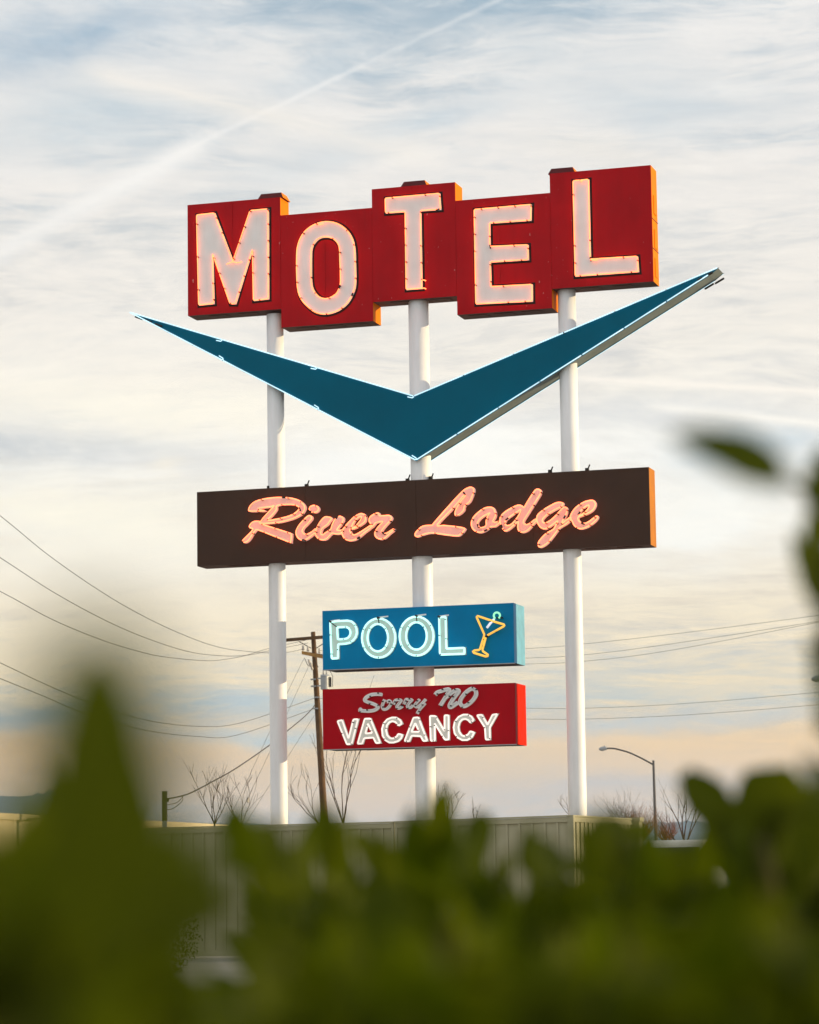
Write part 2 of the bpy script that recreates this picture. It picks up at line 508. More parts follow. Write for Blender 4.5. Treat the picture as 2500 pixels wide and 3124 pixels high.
CABLE = paint('black_cable', (.06, .05, .042), .6, .1, 4)
CONC = paint('concrete_ground', (.34, .32, .285), .9, .15, .6, .3, (.14, .13, .12), bump=.3)
VANW = paint('white_van_paint', (.78, .78, .74), .3, .03, 2)
GLASS = paint('dark_van_glass', (.012, .016, .018), .08, .1, 3)
TYRE = paint('tyre_rubber', (.02, .02, .02), .85, .2, 8)
CABINET = paint('grey_green_utility_paint', (.22, .24, .17), .6, .1, 4, .2, (.12, .13, .09))
BARK = paint('bare_twig_bark', (.075, .050, .036), .85, .3, 8)
REDTWIG = paint('reddish_twig_bark', (.20, .075, .035), .85, .4, 8)
HILLM = paint('forested_hill', (.055, .080, .075), .95, .3, .012, .4, (.04, .06, .065))


def leafmat(name, a, b, trans):
    m = bpy.data.materials.new(name); m.use_nodes = True
    t = NT(m.node_tree); bs = m.node_tree.nodes['Principled BSDF']
    oi = t.n('ShaderNodeObjectInfo'); ge = t.n('ShaderNodeNewGeometry')
    r = t.math('FRACT', t.math('ADD', oi.outputs['Random'], ge.outputs['Random Per Island']))
    tcn = t.n('ShaderNodeTexCoord')
    n1 = t.noise(tcn.outputs['Object'], 30, 3)
    c = t.mix(t.math('MULTIPLY_ADD', n1, .5, t.math('MULTIPLY', r, .6), clamp=True), a, b)
    t.l(c, bs.inputs['Base Color'])
    bs.inputs['Roughness'].default_value = .6
    bs.inputs['Specular IOR Level'].default_value = .08
    tr = t.n('ShaderNodeBsdfTranslucent')
    t.l(t.mix(1.0, c, trans, 'MULTIPLY'), tr.inputs['Color'])
    mx = t.n('ShaderNodeMixShader'); mx.inputs[0].default_value = .45
    t.l(bs.outputs[0], mx.inputs[1]); t.l(tr.outputs[0], mx.inputs[2])
    t.l(mx.outputs[0], m.node_tree.nodes['Material Output'].inputs[0])
    MATS[name] = m
    return m


LEAF = leafmat('hedge_leaf', (.025, .042, .0013), (.068, .080, .0022), (2.0, 2.0, .5))
LEAFD = leafmat('shrub_leaf', (.022, .032, .010), (.045, .055, .014), (1.4, 1.4, .8))
STEM = paint('hedge_stem', (.05, .045, .008), .8, .2, 9)

# ------------------------------------------------------------------ ground, hills
g = MB(); g.box(-6000, 6000, -2000, 9000, -.5, 0)
g.build('ground', CONC, kind='structure')

ridge = [(-2600, 2500), (-900, 2478), (0, 2434), (115, 2423), (220, 2421), (330, 2455), (420, 2502), (600, 2520), (1200, 2524), (1750, 2517),
         (1960, 2514), (2010, 2513), (2060, 2510), (2110, 2512), (2170, 2509), (2230, 2512), (2320, 2518), (2500, 2512), (2700, 2520), (3300, 2530), (5000, 2560)]
hp = catmull(ridge, 6, closed=False)
h = MB(); rows = 10
rnd = random.Random(3)
for (px, py) in hp:
    top = at(px, py, 5200)
    for r in range(rows):
        t = r / (rows - 1)
        y = 5200 - (1 - t) * 1500 if True else 0
        sc = y / 5200
        zz_ = max(0, top.z * (math.sin(t * math.pi / 2) ** 1.15)) + (rnd.uniform(-6, 4) if 0 < r < rows - 1 else rnd.uniform(-1.2, 1.2) * (r > 0))
        h.v.append((top.x * sc, y, zz_ - (3 if r == 0 else 0)))
    h.v.append((top.x * 1.25, 6900, -3))
nr = rows + 1
for i in range(len(hp) - 1):
    for r in range(nr - 1):
        a = i * nr + r
        h.face((a, a + nr, a + nr + 1, a + 1))
h.build('hills', HILLM, smooth=True, kind='structure')

# ------------------------------------------------------------------ the pylon: three posts
QA, QB, QC = -2.444, .218, 2.886
post_info = [(QA, .150, 11.3, 'white round steel post at the left, under the M cabinet'),
             (QB, .178, 11.4, 'thick white middle post carrying the blue and dark red small signs'),
             (QC, .155, 11.4, 'white round steel post at the right, under the L cabinet')]
for (u, r, top, lab) in post_info:
    loc = ORG + D_AX * u
    o = empty('sign_post', loc, -THETA, label=lab, cat='post', group='white posts of the motel sign')
    m = MB(); n = 40
    m.tube([(0, 0, .03), (0, 0, 2.9), (0, 0, 6.7), (0, 0, top)], r, n)
    m.build('shaft', WHITE, o, smooth=False)
    sh = o.children[0]
    for p in sh.data.polygons:
        p.use_smooth = len(p.vertices) == 4
    b = MB(); b.tube([(0, 0, .0), (0, 0, .04)], r + .12, 24); b.build('base_plate', GREYMETAL, o)


def sign_root(name, u, z, **kw):
    return empty(name, ORG + D_AX * u + Vector((0, 0, z)), -THETA, **kw)


def local(loop, root_u, root_z):
    return [(p[0] - root_u, p[1] - root_z) for p in loop]


def px_loop(zoom, pts, w, smooth=0):
    x0, y0, s = zoom
    lp = [(x0 + p[0] * s, y0 + p[1] * s) for p in pts]
    if smooth: lp = catmull(lp, smooth)
    return [uz(p[0], p[1], w) for p in lp]


def resample(loop, step=.35):
    """points along a loop for clips"""
    out = []; acc = step * .5
    n = len(loop)
    for i in range(n):
        a, b = Vector(loop[i]), Vector(loop[(i + 1) % n]); L = (b - a).length
        while acc < L:
            out.append(tuple(a.lerp(b, acc / L))); acc += step
        acc -= L
    return out


def round_loop(lp, r=.03):
    """small bends at sharp corners, as in bent glass tube"""
    out = []; n = len(lp)
    for i in range(n):
        a, b, c = (Vector(lp[(i + j) % n]) for j in (-1, 0, 1))
        e1, e2 = (a - b), (c - b)
        ang = e1.angle(e2) if e1.length > 1e-6 and e2.length > 1e-6 else math.pi
        if ang > 2.6: out.append(tuple(b)); continue
        k1, k2 = min(r, e1.length * .4), min(r, e2.length * .4)
        p, q = b + e1.normalized() * k1, b + e2.normalized() * k2
        for t in (0, .33, .67, 1):
            out.append(tuple((p.lerp(b, t)).lerp(b.lerp(q, t), t)))
    return out


def neon(parent, loops, w, r, mat, ru, rz, name='neon_tube', closed=True, clip_step=.42, clip_w=None, bend=.03, gap=True):
    m = MB(); c = MB()
    rr = random.Random(len(loops[0]) * 7 + int(abs(loops[0][0][0]) * 1000))
    for lp in loops:
        l2 = local(lp, ru, rz)
        l2 = round_loop(l2, bend) if closed else l2
        m.tube([(p[0], w, p[1]) for p in l2], r, 8, closed)
        if clip_w is not None:
            for p in resample(l2, clip_step):
                if rr.random() < .75:
                    j = rr.uniform(-.004, .004)
                    c.box(p[0] - .008 + j, p[0] + .010 + j, w - r - .004, clip_w, p[1] - .012, p[1] + .008)
            # a painted-out bend where the tube dives into its housing
            if w < WF - .2: continue
            p = l2[len(l2) // 3]; q = l2[(len(l2) // 3 + 1) % len(l2)]
            d = (Vector(q) - Vector(p)); d = d.normalized() if d.length > 1e-6 else Vector((1, 0))
            a = Vector(p)
            c.tube([(a.x, w, a.y), (a.x + d.x * .07, w, a.y + d.y * .07)], r * 1.25, 8)
    o = m.build(name, mat, parent, smooth=True)
    if clip_w is not None and c.v:
        c.build('tube_support', DARKBIT, parent, kind='stuff')
    return o


# ------------------------------------------------------------------ MOTEL: five stepped cabinets
TM = .46; WF = -TM / 2
motel = sign_root('motel_sign', 0, 11.35, label='big dark red stepped sign reading MOTEL in white neon letters at the top', cat='sign')
MT, OT, MBt, OB = 13.37, 13.037, 11.347, 11.012
Z1 = (560, 600, .231884); Z2 = (820, 600, .231884); Z3 = (1120, 540, .185529); Z4 = (1380, 560, .204082); Z5 = (1660, 480, .214493)
letters = {
    'M': (-4.009, -2.2475, MBt, MT, Z1, [[(172, 238), (405, 212), (650, 850), (876, 180), (1112, 158), (1115, 1340), (920, 1362), (908, 688), (682, 1405), (612, 1405), (382, 745), (395, 1402), (200, 1422)]], 0),
    'O': (-2.2465, -.5435, OB, OT, Z2, [[(750, 325), (900, 350), (1020, 430), (1095, 540), (1130, 680), (1138, 900), (1140, 1140), (1110, 1260), (1040, 1390), (920, 1490), (760, 1540), (620, 1520), (500, 1430), (420, 1330), (380, 1200), (368, 1000), (368, 800), (375, 680), (410, 560), (480, 450), (600, 365)],
                                          [(745, 525), (830, 540), (895, 590), (930, 670), (938, 850), (945, 1050), (940, 1160), (900, 1260), (840, 1310), (755, 1340), (670, 1320), (610, 1260), (570, 1180), (558, 1050), (558, 800), (565, 680), (610, 590), (670, 540)]], 3),
    'T': (-.5425, .9835, MBt, MT, Z3, [[(300, 345), (1192, 265), (1210, 525), (880, 548), (900, 1825), (645, 1845), (628, 562), (305, 585)]], 0),
    'E': (.9845, 2.6815, OB, OT, Z4, [[(330, 385), (1180, 310), (1175, 542), (558, 585), (564, 938), (1132, 912), (1137, 1132), (568, 1168), (578, 1538), (1195, 1505), (1197, 1752), (355, 1795)]], 0),
    'L': (2.6825, 4.4655, MBt, MT + .006, Z5, [[(415, 330), (635, 310), (660, 1445), (1330, 1405), (1345, 1620), (447, 1685)]], 0),
}
for k, (u0, u1, z0, z1, zoom, loops, sm) in letters.items():
    uc = (u0 + u1) / 2
    c = MB()
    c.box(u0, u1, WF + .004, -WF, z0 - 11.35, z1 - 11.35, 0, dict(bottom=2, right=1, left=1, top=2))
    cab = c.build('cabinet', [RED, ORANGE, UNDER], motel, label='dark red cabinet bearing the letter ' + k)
    us = uc + {'M': -.02, 'O': -.02, 'T': -.03, 'E': -.06, 'L': -.28}[k]
    for a, b in ((u0 + .0015, us - .0025), (us + .0025, u1 - .0015)):
        p = MB(); p.box(a, b, WF - .003, WF + .002, z0 - 11.35 + .0, z1 - 11.35, 0, dict(bottom=1))
        p.build('face_panel', [RED, UNDER], cab)
    S = .062
    tl = [px_loop(zoom, lp, WF - S, sm) for lp in loops]
    tl0 = [local(lp, 0, 11.35) for lp in tl]
    face = [offset(tl0[0], .006)] + [offset(x, -.006) for x in tl0[1:]]
    bord = [offset(tl0[0], .044)] + [offset(x, -.040) for x in tl0[1:]]
    f = MB(); f.prism(bord, WF - .0075, WF - .0032); f.build('letter_border', BLACK, cab)
    f = MB(); f.prism(face, WF - .016, WF - .0078); f.build('letter_face', LETTER, cab)
    neon(cab, tl, WF - S, .0098, NEONR, 0, 11.35, clip_step=.30, clip_w=WF - .016)
    extra = []
    if k == 'M': extra = [[(650, 852), (600, 872), (565, 888)], [(650, 852), (700, 868), (768, 856)]]
    if k == 'T': extra = [[(905, 1692), (940, 1692), (970, 1706)], [(900, 1828), (940, 1824), (972, 1838)]]
    if k == 'L': extra = [[(660, 1452), (720, 1462), (775, 1455)], [(520, 322), (535, 350), (550, 325)]]
    if k == 'O': extra = [[(650, 372), (720, 352)], [(840, 1310), (900, 1268)]]
    if extra:
        for ex in extra:
            e = MB()
            q = [uz(zoom[0] + a * zoom[2], zoom[1] + b * zoom[2], WF - S - .012) for a, b in ex]
            e.tube([(a, WF - S - .012, b - 11.35) for a, b in q], .0095, 8)
            e.build('electrode', NEONR, cab, smooth=True)
    # underside hatches
    hs = {'M': (.30, .62), 'O': (.25, .55, .8), 'T': (.3, .78), 'E': (.2, .47, .76), 'L': (.36, .68)}[k]
    for hfr in hs:
        hu = u0 + (u1 - u0) * hfr
        hb = MB()
        hb.box(hu - .17, hu + .17, -.13, .11, z0 - 11.35 - .012, z0 - 11.35 - .001)
        hb.build('access_hatch', UNDER, cab)
    if k == 'L':
        for zc in (12.72, 12.12, 11.62):
            hb = MB(); hb.box(u1 + .001, u1 + .011, -.09, .11, zc - .16 - 11.35, zc + .16 - 11.35); hb.build('access_hatch', ORANGE, cab)
        for zc in (12.45, 11.93):
            hb = MB(); hb.box(u1 + .001, u1 + .007, -.225, .225, zc - .006 - 11.35, zc + .006 - 11.35); hb.build('side_seam', DARKBIT, cab)
    if k in 'MTL':
        q = {'M': QA, 'T': QB, 'L': QC}[k]
        hb = MB(); zt = z1 - 11.35; b0 = len(hb.v)
        for (hw, hd, zz_) in ((.24, .20, zt + .001), (.19, .15, zt + .105)):
            hb.v += [(q - hw, -hd, zz_), (q + hw, -hd, zz_), (q + hw, hd, zz_), (q - hw, hd, zz_)]
        for i in range(4):
            j = (i + 1) % 4; hb.face((i, j, j + 4, i + 4), 0 if i != 1 else 1)
        hb.face((4, 5, 6, 7)); hb.face((3, 2, 1, 0))
        hb.build('post_cap', [paint('cap_dark_red', (.10, .012, .014), .6, .3, 6), ORANGE], cab)

# ------------------------------------------------------------------ chevron
TCV = .47; WC = -TCV / 2
cz = 9.2
chev = sign_root('chevron_sign', QB, cz, label='teal boomerang shaped chevron edged with white neon across the posts', cat='sign')
outline = [uz(*p, WC) for p in ((397.4, 953), (1264.5, 1209), (2192, 817), (2166, 837.5), (1271, 1404.5))]
ol = local(outline, QB, cz)
b = MB(); b.prism([ol], WC + .004, -WC, 0, 0); b.build('body', GREYGREEN, chev)
b = MB(); b.prism([offset(ol, .012)], WC - .002, WC + .003); b.build('face_panel', TEAL, chev)
b = MB(); b.prism([offset(ol, .012)], -WC + .001, -WC + .006); b.build('face_panel', TEAL, chev)
edge = MB()
for i in range(5):
    a, c_ = Vector(ol[i]), Vector(ol[(i + 1) % 5])


def seglist(a, c_, n, gap=.012):
    out = []
    a, c_ = Vector(a), Vector(c_)
    d = (c_ - a).normalized()
    for i in range(n):
        p, q = a.lerp(c_, i / n), a.lerp(c_, (i + 1) / n)
        out.append((p + d * gap, q - d * gap))
    return out


for (i, j, n) in ((0, 1, 3), (1, 2, 6), (4, 3, 7), (0, 4, 3)):
    for wv_ in (WC - .035, -WC + .035):
        for (p, q) in seglist(ol[i], ol[j], n):
            t = MB(); t.tube([(p.x, wv_, p.y), (q.x, wv_, q.y)], .0108, 8)
            t.build('neon_tube', NEONB, chev, smooth=True)
            if wv_ < 0 and n == 3:
                d = (q - p).normalized(); up_ = Vector((-d.y, d.x)) * (-.035 if j == 1 else .035)
                t = MB(); t.tube([(q.x - d.x * .01, wv_, q.y - d.y * .01), (q.x + d.x * .02 + up_.x * .5, wv_ - .01, q.y + d.y * .02 + up_.y * .5), (q.x - d.x * .01 + up_.x, wv_ + .02, q.y - d.y * .01 + up_.y), (q.x - d.x * .10 + up_.x * 1.2, wv_ + .03, q.y - d.y * .10 + up_.y * 1.2)], .010, 8)
                t.build('electrode', NEONB, chev, smooth=True)
# blacked-out sleeves and clips along the edges
cl = MB()
for (i, j, k) in ((0, 1, 9), (1, 2, 13), (4, 3, 15), (0, 4, 11)):
    for q in range(k):
        p = Vector(ol[i]).lerp(Vector(ol[j]), (q + .5) / k)
        cl.box(p.x - .012, p.x + .012, WC - .030, WC - .002, p.y - .012, p.y + .012)
tipL = Vector(ol[0])
for (dx, dz) in ((.10, -.085), (.28, -.15), (.48, -.24)):
    cl.tube([(tipL.x + dx, WC - .01, tipL.y + dz), (tipL.x + dx + .14, WC - .01, tipL.y + dz - .06)], .018, 6)
tipR = Vector(ol[3])
for (dx, dz) in ((.16, .02), (-.02, -.06)):
    cl.tube([(tipR.x + dx, .24, tipR.y + dz), (tipR.x + dx - .16, .25, tipR.y + dz - .08)], .018, 6)
    cl.tube([(tipR.x + dx - .1, WC - .03, tipR.y + dz + .01), (tipR.x + dx - .18, WC - .03, tipR.y + dz - .03)], .02, 6)
cl.build('tube_support', DARKBIT, chev, kind='stuff')

# ------------------------------------------------------------------ River Lodge
TR = .47; WR = -TR / 2; rz = 6.84
lodge = sign_root('lodge_sign', 0, rz, label='long dark brown sign with pink neon script reading River Lodge', cat='sign')
u0, u1, zt = -3.851, 4.303, 8.161 - rz
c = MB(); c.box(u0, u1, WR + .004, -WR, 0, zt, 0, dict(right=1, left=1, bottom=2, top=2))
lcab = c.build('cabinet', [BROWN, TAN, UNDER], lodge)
for a, b in ((u0, u0 + 2.02), (u0 + 2.024, u0 + 4.04), (u0 + 4.044, u0 + 6.12), (u0 + 6.124, u1)):
    p = MB(); p.box(a, b, WR - .003, WR + .002, 0, zt); p.build('face_panel', BROWN, lcab)
for hu in (-3.1, -2.75, -1.2, .95, 1.7, 3.35, 3.9):
    hb = MB(); hb.box(hu - .2, hu + .2, -.13, .13, -.012, -.001); hb.build('access_hatch', UNDER, lcab)
cs = MB()
for hu in (-2.55, -1.85, .42, .0, 2.55, 3.2):
    cs.box(hu - .03, hu + .03, -.12, -.06, zt, zt + .05 + .03 * random.random()); cs.tube([(hu, -.1, zt), (hu + .05, -.1, zt + .12)], .012, 6)
cs.build('lifting_lug', DARKBIT, lcab, kind='stuff')
ZA = (720, 1480, .150725); ZB = (940, 1520, .162319); ZC = (1250, 1470, .173913); ZD = (1540, 1460, .179710)
script = [
    ('R', ZA, [[(585, 520), (420, 525), (285, 524), (260, 495), (300, 410), (400, 330), (600, 275), (850, 250), (1100, 262), (1280, 315), (1375, 400), (1392, 480), (1330, 580), (1180, 665), (1000, 722), (830, 755), (520, 772), (518, 715), (650, 560), (772, 420), (700, 435), (475, 462), (465, 492)],
               [(815, 440), (850, 407), (1050, 388), (1200, 400), (1282, 450), (1270, 500), (1180, 580), (1000, 650), (645, 716), (720, 620), (815, 500)]]),
    ('R2', ZA, [[(485, 738), (380, 735), (310, 775), (276, 830), (290, 862), (345, 885), (300, 960), (150, 1110), (148, 1148), (190, 1158), (260, 1110), (330, 1000), (400, 912), (450, 905), (700, 1000), (1075, 1148), (1110, 1140), (1122, 1010), (1085, 972), (800, 880), (495, 778)]]),
    ('i', ZA, [[(1490, 618), (1440, 640), (1350, 730), (1270, 830), (1225, 920), (1220, 985), (1250, 1055), (1300, 1098), (1360, 1110), (1430, 1095), (1520, 1030), (1610, 950), (1615, 885), (1540, 945), (1430, 1000), (1370, 980), (1340, 930), (1370, 860), (1440, 790), (1520, 700), (1532, 645)]]),
    ('dot', ZA, [[(1580 + 92 * math.cos(i * .5236), 482 + 70 * math.sin(i * .5236)) for i in range(12)]]),
    ('v', ZB, [[(345, 350), (420, 362), (440, 390), (400, 440), (360, 495), (270, 560), (242, 620), (242, 672), (280, 690), (330, 650), (430, 580), (450, 520), (500, 410), (560, 352), (610, 342), (660, 375), (655, 430), (610, 500), (560, 560), (545, 598), (600, 606), (640, 600), (636, 645), (560, 670), (480, 662), (452, 655), (400, 705), (340, 765), (270, 780), (200, 760), (150, 700), (137, 640), (155, 590), (180, 530), (240, 430), (300, 365)]]),
    ('e', ZB, [[(1010, 290), (950, 305), (860, 360), (760, 460), (690, 545), (642, 620), (645, 680), (690, 755), (760, 790), (860, 785), (950, 740), (1050, 655), (1185, 550), (1190, 505), (1090, 570), (980, 640), (880, 690), (820, 670), (785, 612), (795, 580), (860, 568), (960, 520), (1055, 450), (1080, 390), (1070, 320)],
               [(995, 340), (930, 370), (860, 450), (817, 540), (832, 558), (900, 520), (970, 440), (1005, 375)]]),
    ('r', ZB, [[(1310, 275), (1338, 308), (1352, 330), (1440, 328), (1530, 325), (1570, 370), (1555, 412), (1480, 490), (1410, 570), (1385, 620), (1400, 650), (1450, 665), (1510, 640), (1600, 582), (1610, 602), (1530, 670), (1440, 750), (1370, 768), (1300, 745), (1260, 690), (1270, 620), (1330, 530), (1410, 442), (1350, 440), (1270, 460), (1240, 500), (1192, 545), (1188, 490), (1150, 430), (1160, 370), (1210, 320)]]),
    ('L', ZC, [[(1080, 95), (1120, 118), (1125, 170), (1090, 270), (1050, 350), (985, 400), (955, 450), (950, 495), (890, 555), (820, 590), (797, 550), (830, 460), (900, 345), (978, 250), (970, 228), (930, 260), (780, 440), (485, 750), (600, 765), (800, 785), (960, 815), (950, 860), (900, 915), (830, 945), (600, 920), (420, 895), (300, 905), (200, 940), (130, 960), (98, 935), (110, 890), (190, 805), (270, 770), (400, 760), (430, 720), (640, 480), (820, 280), (950, 150), (1030, 105)]]),
    ('o', ZC, [[(1400, 445), (1300, 470), (1180, 560), (1105, 650), (1085, 740), (1110, 820), (1170, 870), (1250, 885), (1340, 850), (1430, 785), (1500, 780), (1568, 725), (1575, 692), (1500, 710), (1460, 690), (1495, 625), (1510, 560), (1490, 500), (1465, 460)],
               [(1410, 545), (1300, 600), (1220, 670), (1190, 740), (1230, 800), (1290, 800), (1345, 765), (1345, 690), (1375, 600)]]),
    ('d', ZD, [[(570, 180), (520, 200), (450, 300), (380, 410), (330, 490), (280, 458), (220, 455), (100, 510), (0, 575), (-60, 640), (-78, 715), (-50, 810), (-10, 875), (30, 885), (100, 840), (230, 730), (225, 810), (240, 880), (300, 910), (370, 890), (430, 840), (500, 760), (540, 712), (522, 692), (430, 760), (370, 785), (320, 750), (330, 700), (400, 590), (540, 370), (610, 255), (610, 205)],
               [(275, 525), (220, 560), (100, 640), (20, 710), (10, 765), (40, 800), (110, 780), (190, 700), (255, 600)]]),
    ('g', ZD, [[(940, 405), (990, 418), (985, 450), (950, 480), (850, 530), (720, 612), (645, 690), (650, 740), (700, 753), (780, 710), (880, 620), (975, 515), (1020, 485), (1060, 510), (1050, 590), (1000, 690), (970, 765), (1040, 712), (1115, 660), (1125, 700), (1040, 772), (940, 832), (890, 890), (800, 1010), (720, 1100), (612, 1163), (575, 1130), (590, 1060), (700, 940), (830, 862), (870, 790), (905, 715), (800, 790), (700, 850), (620, 832), (570, 765), (548, 690), (570, 610), (680, 520), (800, 450), (880, 412)]]),
    ('e2', ZD, [[(1490, 370), (1535, 405), (1540, 460), (1500, 530), (1420, 585), (1310, 630), (1252, 652), (1250, 700), (1300, 750), (1370, 760), (1450, 720), (1555, 640), (1582, 660), (1540, 720), (1440, 800), (1350, 840), (1270, 848), (1190, 800), (1150, 722), (1118, 660), (1140, 590), (1200, 505), (1280, 440), (1380, 388)],
                [(1430, 450), (1380, 470), (1310, 530), (1258, 612), (1300, 614), (1380, 560), (1430, 495)]]),
]
SR = .095
for n_, (nm, zoom, loops) in enumerate(script):
    tl = [px_loop(zoom, lp, WR - SR, 3) for lp in loops]
    tl0 = [local(lp, 0, rz) for lp in tl]
    fw = .016 + .0012 * (n_ % 3)
    face = [offset(tl0[0], .012)] + [offset(x, -.008) for x in tl0[1:]]
    f = MB(); f.prism(face, WR - fw, WR - .0035)
    if nm == 'R2':
        par = lt
        lt2 = f.build('letter_leg', LETTERP, par)
        neon(par, tl, WR - SR, .0115, NEONRS, 0, rz, clip_step=.25, clip_w=WR - .016, bend=.012)
        continue
    if nm == 'dot':
        lt2 = f.build('letter_dot', LETTERP, lt)
        neon(lt, tl, WR - SR, .0115, NEONRS, 0, rz, clip_step=.25, clip_w=WR - .016, bend=.012)
        continue
    lt = f.build('letter', LETTERP, lodge, label='script letter ' + nm[0] + ' outlined with pink neon')
    neon(lt, tl, WR - SR, .0115, NEONRS, 0, rz, clip_step=.25, clip_w=WR - .016, bend=.012)

# ------------------------------------------------------------------ POOL
TP = .74; WP = -TP / 2; pz = 4.922
pool = sign_root('pool_sign', QB, pz, label='blue POOL sign with aqua neon letters and a neon cocktail glass', cat='sign')
pu0, pu1, pzt = -1.492 - QB, 1.927 - QB, 5.942 - pz
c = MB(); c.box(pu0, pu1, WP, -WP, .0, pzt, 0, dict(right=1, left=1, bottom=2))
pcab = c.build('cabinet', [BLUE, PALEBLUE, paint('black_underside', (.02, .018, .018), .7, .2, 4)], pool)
fr = MB()
fr.box(pu1 + .001, pu1 + .006, WP, WP + .14, 0, pzt)
fr.build('corner_trim', paint('blue_trim', (.07, .22, .40), .5, .2, 5), pcab)
t = MB(); t.box(pu0 - .004, pu1 + .008, WP - .006, WP + .03, -.014, -.001); t.build('bottom_trim', GREYMETAL, pcab)
for hu in (-.9, .75):
    hb = MB(); hb.box(hu - .2, hu + .2, -.2, .2, -.012, -.0005); hb.build('access_hatch', UNDER, pcab)
ZP = (980, 1860, .150725); ZP2 = (1200, 1840, .144928); ZM = (1400, 1830, .127536)


def ell(cx, cy, rx, ry, n=28, sl=0.0):
    return [(cx + rx * math.cos(i * 2 * math.pi / n) + sl * math.sin(i * 2 * math.pi / n), cy + ry * math.sin(i * 2 * math.pi / n)) for i in range(n)]


pool_letters = [
    ('P', ZP, [[(185, 250), (330, 232), (540, 222), (620, 240), (680, 295), (718, 380), (725, 470), (700, 555), (650, 622), (580, 672), (500, 690), (343, 702), (343, 985), (215, 992), (200, 700)],
               [(325, 360), (510, 352), (560, 378), (590, 425), (596, 475), (575, 540), (530, 580), (470, 596), (338, 602)]]),
    ('O', ZP, [ell(1165, 575, 338, 398), ell(1148, 568, 207, 277)]),
    ('O', ZP2, [ell(492, 695, 358, 412), ell(490, 692, 218, 288)]),
    ('L', ZP2, [[(968, 298), (1105, 288), (1120, 960), (1500, 942), (1502, 1070), (1005, 1085), (985, 1050)]]),
]
SP = .075
labs = ['letter P with aqua neon', 'first letter O with aqua neon', 'second letter O with aqua neon', 'letter L with aqua neon']
for (nm, zoom, loops), lab in zip(pool_letters, labs):
    tl = [px_loop(zoom, lp, WP - SP) for lp in loops]
    tl0 = [local(lp, QB, pz) for lp in tl]
    face = [offset(tl0[0], .014)] + [offset(x, -.010) for x in tl0[1:]]
    f = MB(); f.prism(face, WP - .02, WP - .001)
    lt = f.build('letter', LETTERG, pool, label=lab)
    neon(lt, tl, WP - SP, .0175, NEONC, QB, pz, clip_step=.33, clip_w=WP - .02, bend=.02)
    a = tl0[0][0] if nm != 'O' else tl0[0][21]
    hb = MB(); hb.tube([(a[0], WP - .085, a[1] + .012), (a[0] + .17, WP - .06, a[1] + .03)], .013, 8); hb.build('electrode', DEAD, lt, smooth=True)
    hb = MB(); hb.tube([(a[0] - .02, WP - .09, a[1] + .02), (a[0] + .03, WP - .09, a[1])], .016, 6)
    b_ = (a[0] + (.12 if nm == 'P' else .01), a[1] - (.09 if nm in 'PO' else .03))
    hb.tube([(a[0], WP - .09, a[1]), (b_[0], WP - .085, b_[1])], .009, 6); hb.build('feed_wire', DARKBIT, lt)


def zpath(zoom, pts, w, ru, rz_, smooth=0):
    lp = [(zoom[0] + p[0] * zoom[2], zoom[1] + p[1] * zoom[2]) for p in pts]
    if smooth: lp = catmull(lp, smooth, closed=False)
    return [(uz(p[0], p[1], w)[0] - ru, w, uz(p[0], p[1], w)[1] - rz_) for p in lp]


gw = WP - .06
glass = MB()
path = [(690, 850), (860, 755), (1070, 640), (1098, 612), (1085, 590), (900, 538), (500, 402), (452, 388), (430, 405), (440, 440), (530, 640), (612, 825), (605, 880), (560, 1020), (512, 1180), (480, 1200), (370, 1215), (338, 1238), (360, 1268), (500, 1312), (650, 1358), (700, 1345), (705, 1318), (580, 1230), (570, 1190), (600, 1090), (650, 900)]
glass.tube(zpath(ZM, path, gw, QB, pz), .0185, 8)
gl = glass.build('cocktail_glass', NEONY, pool, smooth=True, label='amber neon cocktail glass')
t = MB(); t.tube(zpath(ZM, [(675, 672), (760, 560), (852, 458)], gw + .012, QB, pz), .021, 8); t.build('stirring_stick', NEONV, gl, smooth=True)
ol_ = [(915 + 75 * math.cos(a), 378 + 75 * math.sin(a)) for a in [math.radians(135 + i * 20) for i in range(15)]]
t = MB(); t.tube(zpath(ZM, [(850, 458)] + ol_, gw, QB, pz), .0175, 8); t.build('olive', NEONM, gl, smooth=True)
t = MB()
for q in ((690, 855), (655, 885), (880, 745), (590, 950), (590, 1110), (925, 430), (760, 510), (1020, 425)):
    p = zpath(ZM, [q], gw, QB, pz)[0]
    t.box(p[0] - .014, p[0] + .014, gw - .014, WP - .001, p[2] - .012, p[2] + .012)
t.build('tube_support', DARKBIT, gl, kind='stuff')

# ------------------------------------------------------------------ Sorry NO VACANCY
vz = 3.548
vac = sign_root('vacancy_sign', QB, vz, label='dark red sign reading Sorry NO VACANCY, lowest on the middle post', cat='sign')
vu0, vu1, vzt = -1.503 - QB, 1.926 - QB, 4.582 - vz
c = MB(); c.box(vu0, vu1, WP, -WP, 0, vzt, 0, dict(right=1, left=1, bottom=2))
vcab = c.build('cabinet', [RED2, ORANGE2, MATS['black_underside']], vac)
fr = MB(); fr.box(vu1 + .001, vu1 + .006, WP, WP + .09, 0, vzt); fr.build('corner_trim', paint('rust_trim', (.22, .012, .01), .6, .2, 5), vcab)
t = MB(); t.box(vu0 - .004, vu1 + .008, WP - .006, WP + .03, -.014, -.001); t.build('bottom_trim', GREYMETAL, vcab)
for hu in (-.9, .75):
    hb = MB(); hb.box(hu - .2, hu + .2, -.2, .2, -.012, -.0005); hb.build('access_hatch', UNDER, vcab)
ZV = (1010, 2160, .156522); ZW = (1260, 2150, .162319)
PX = (0, 0, 1.0)
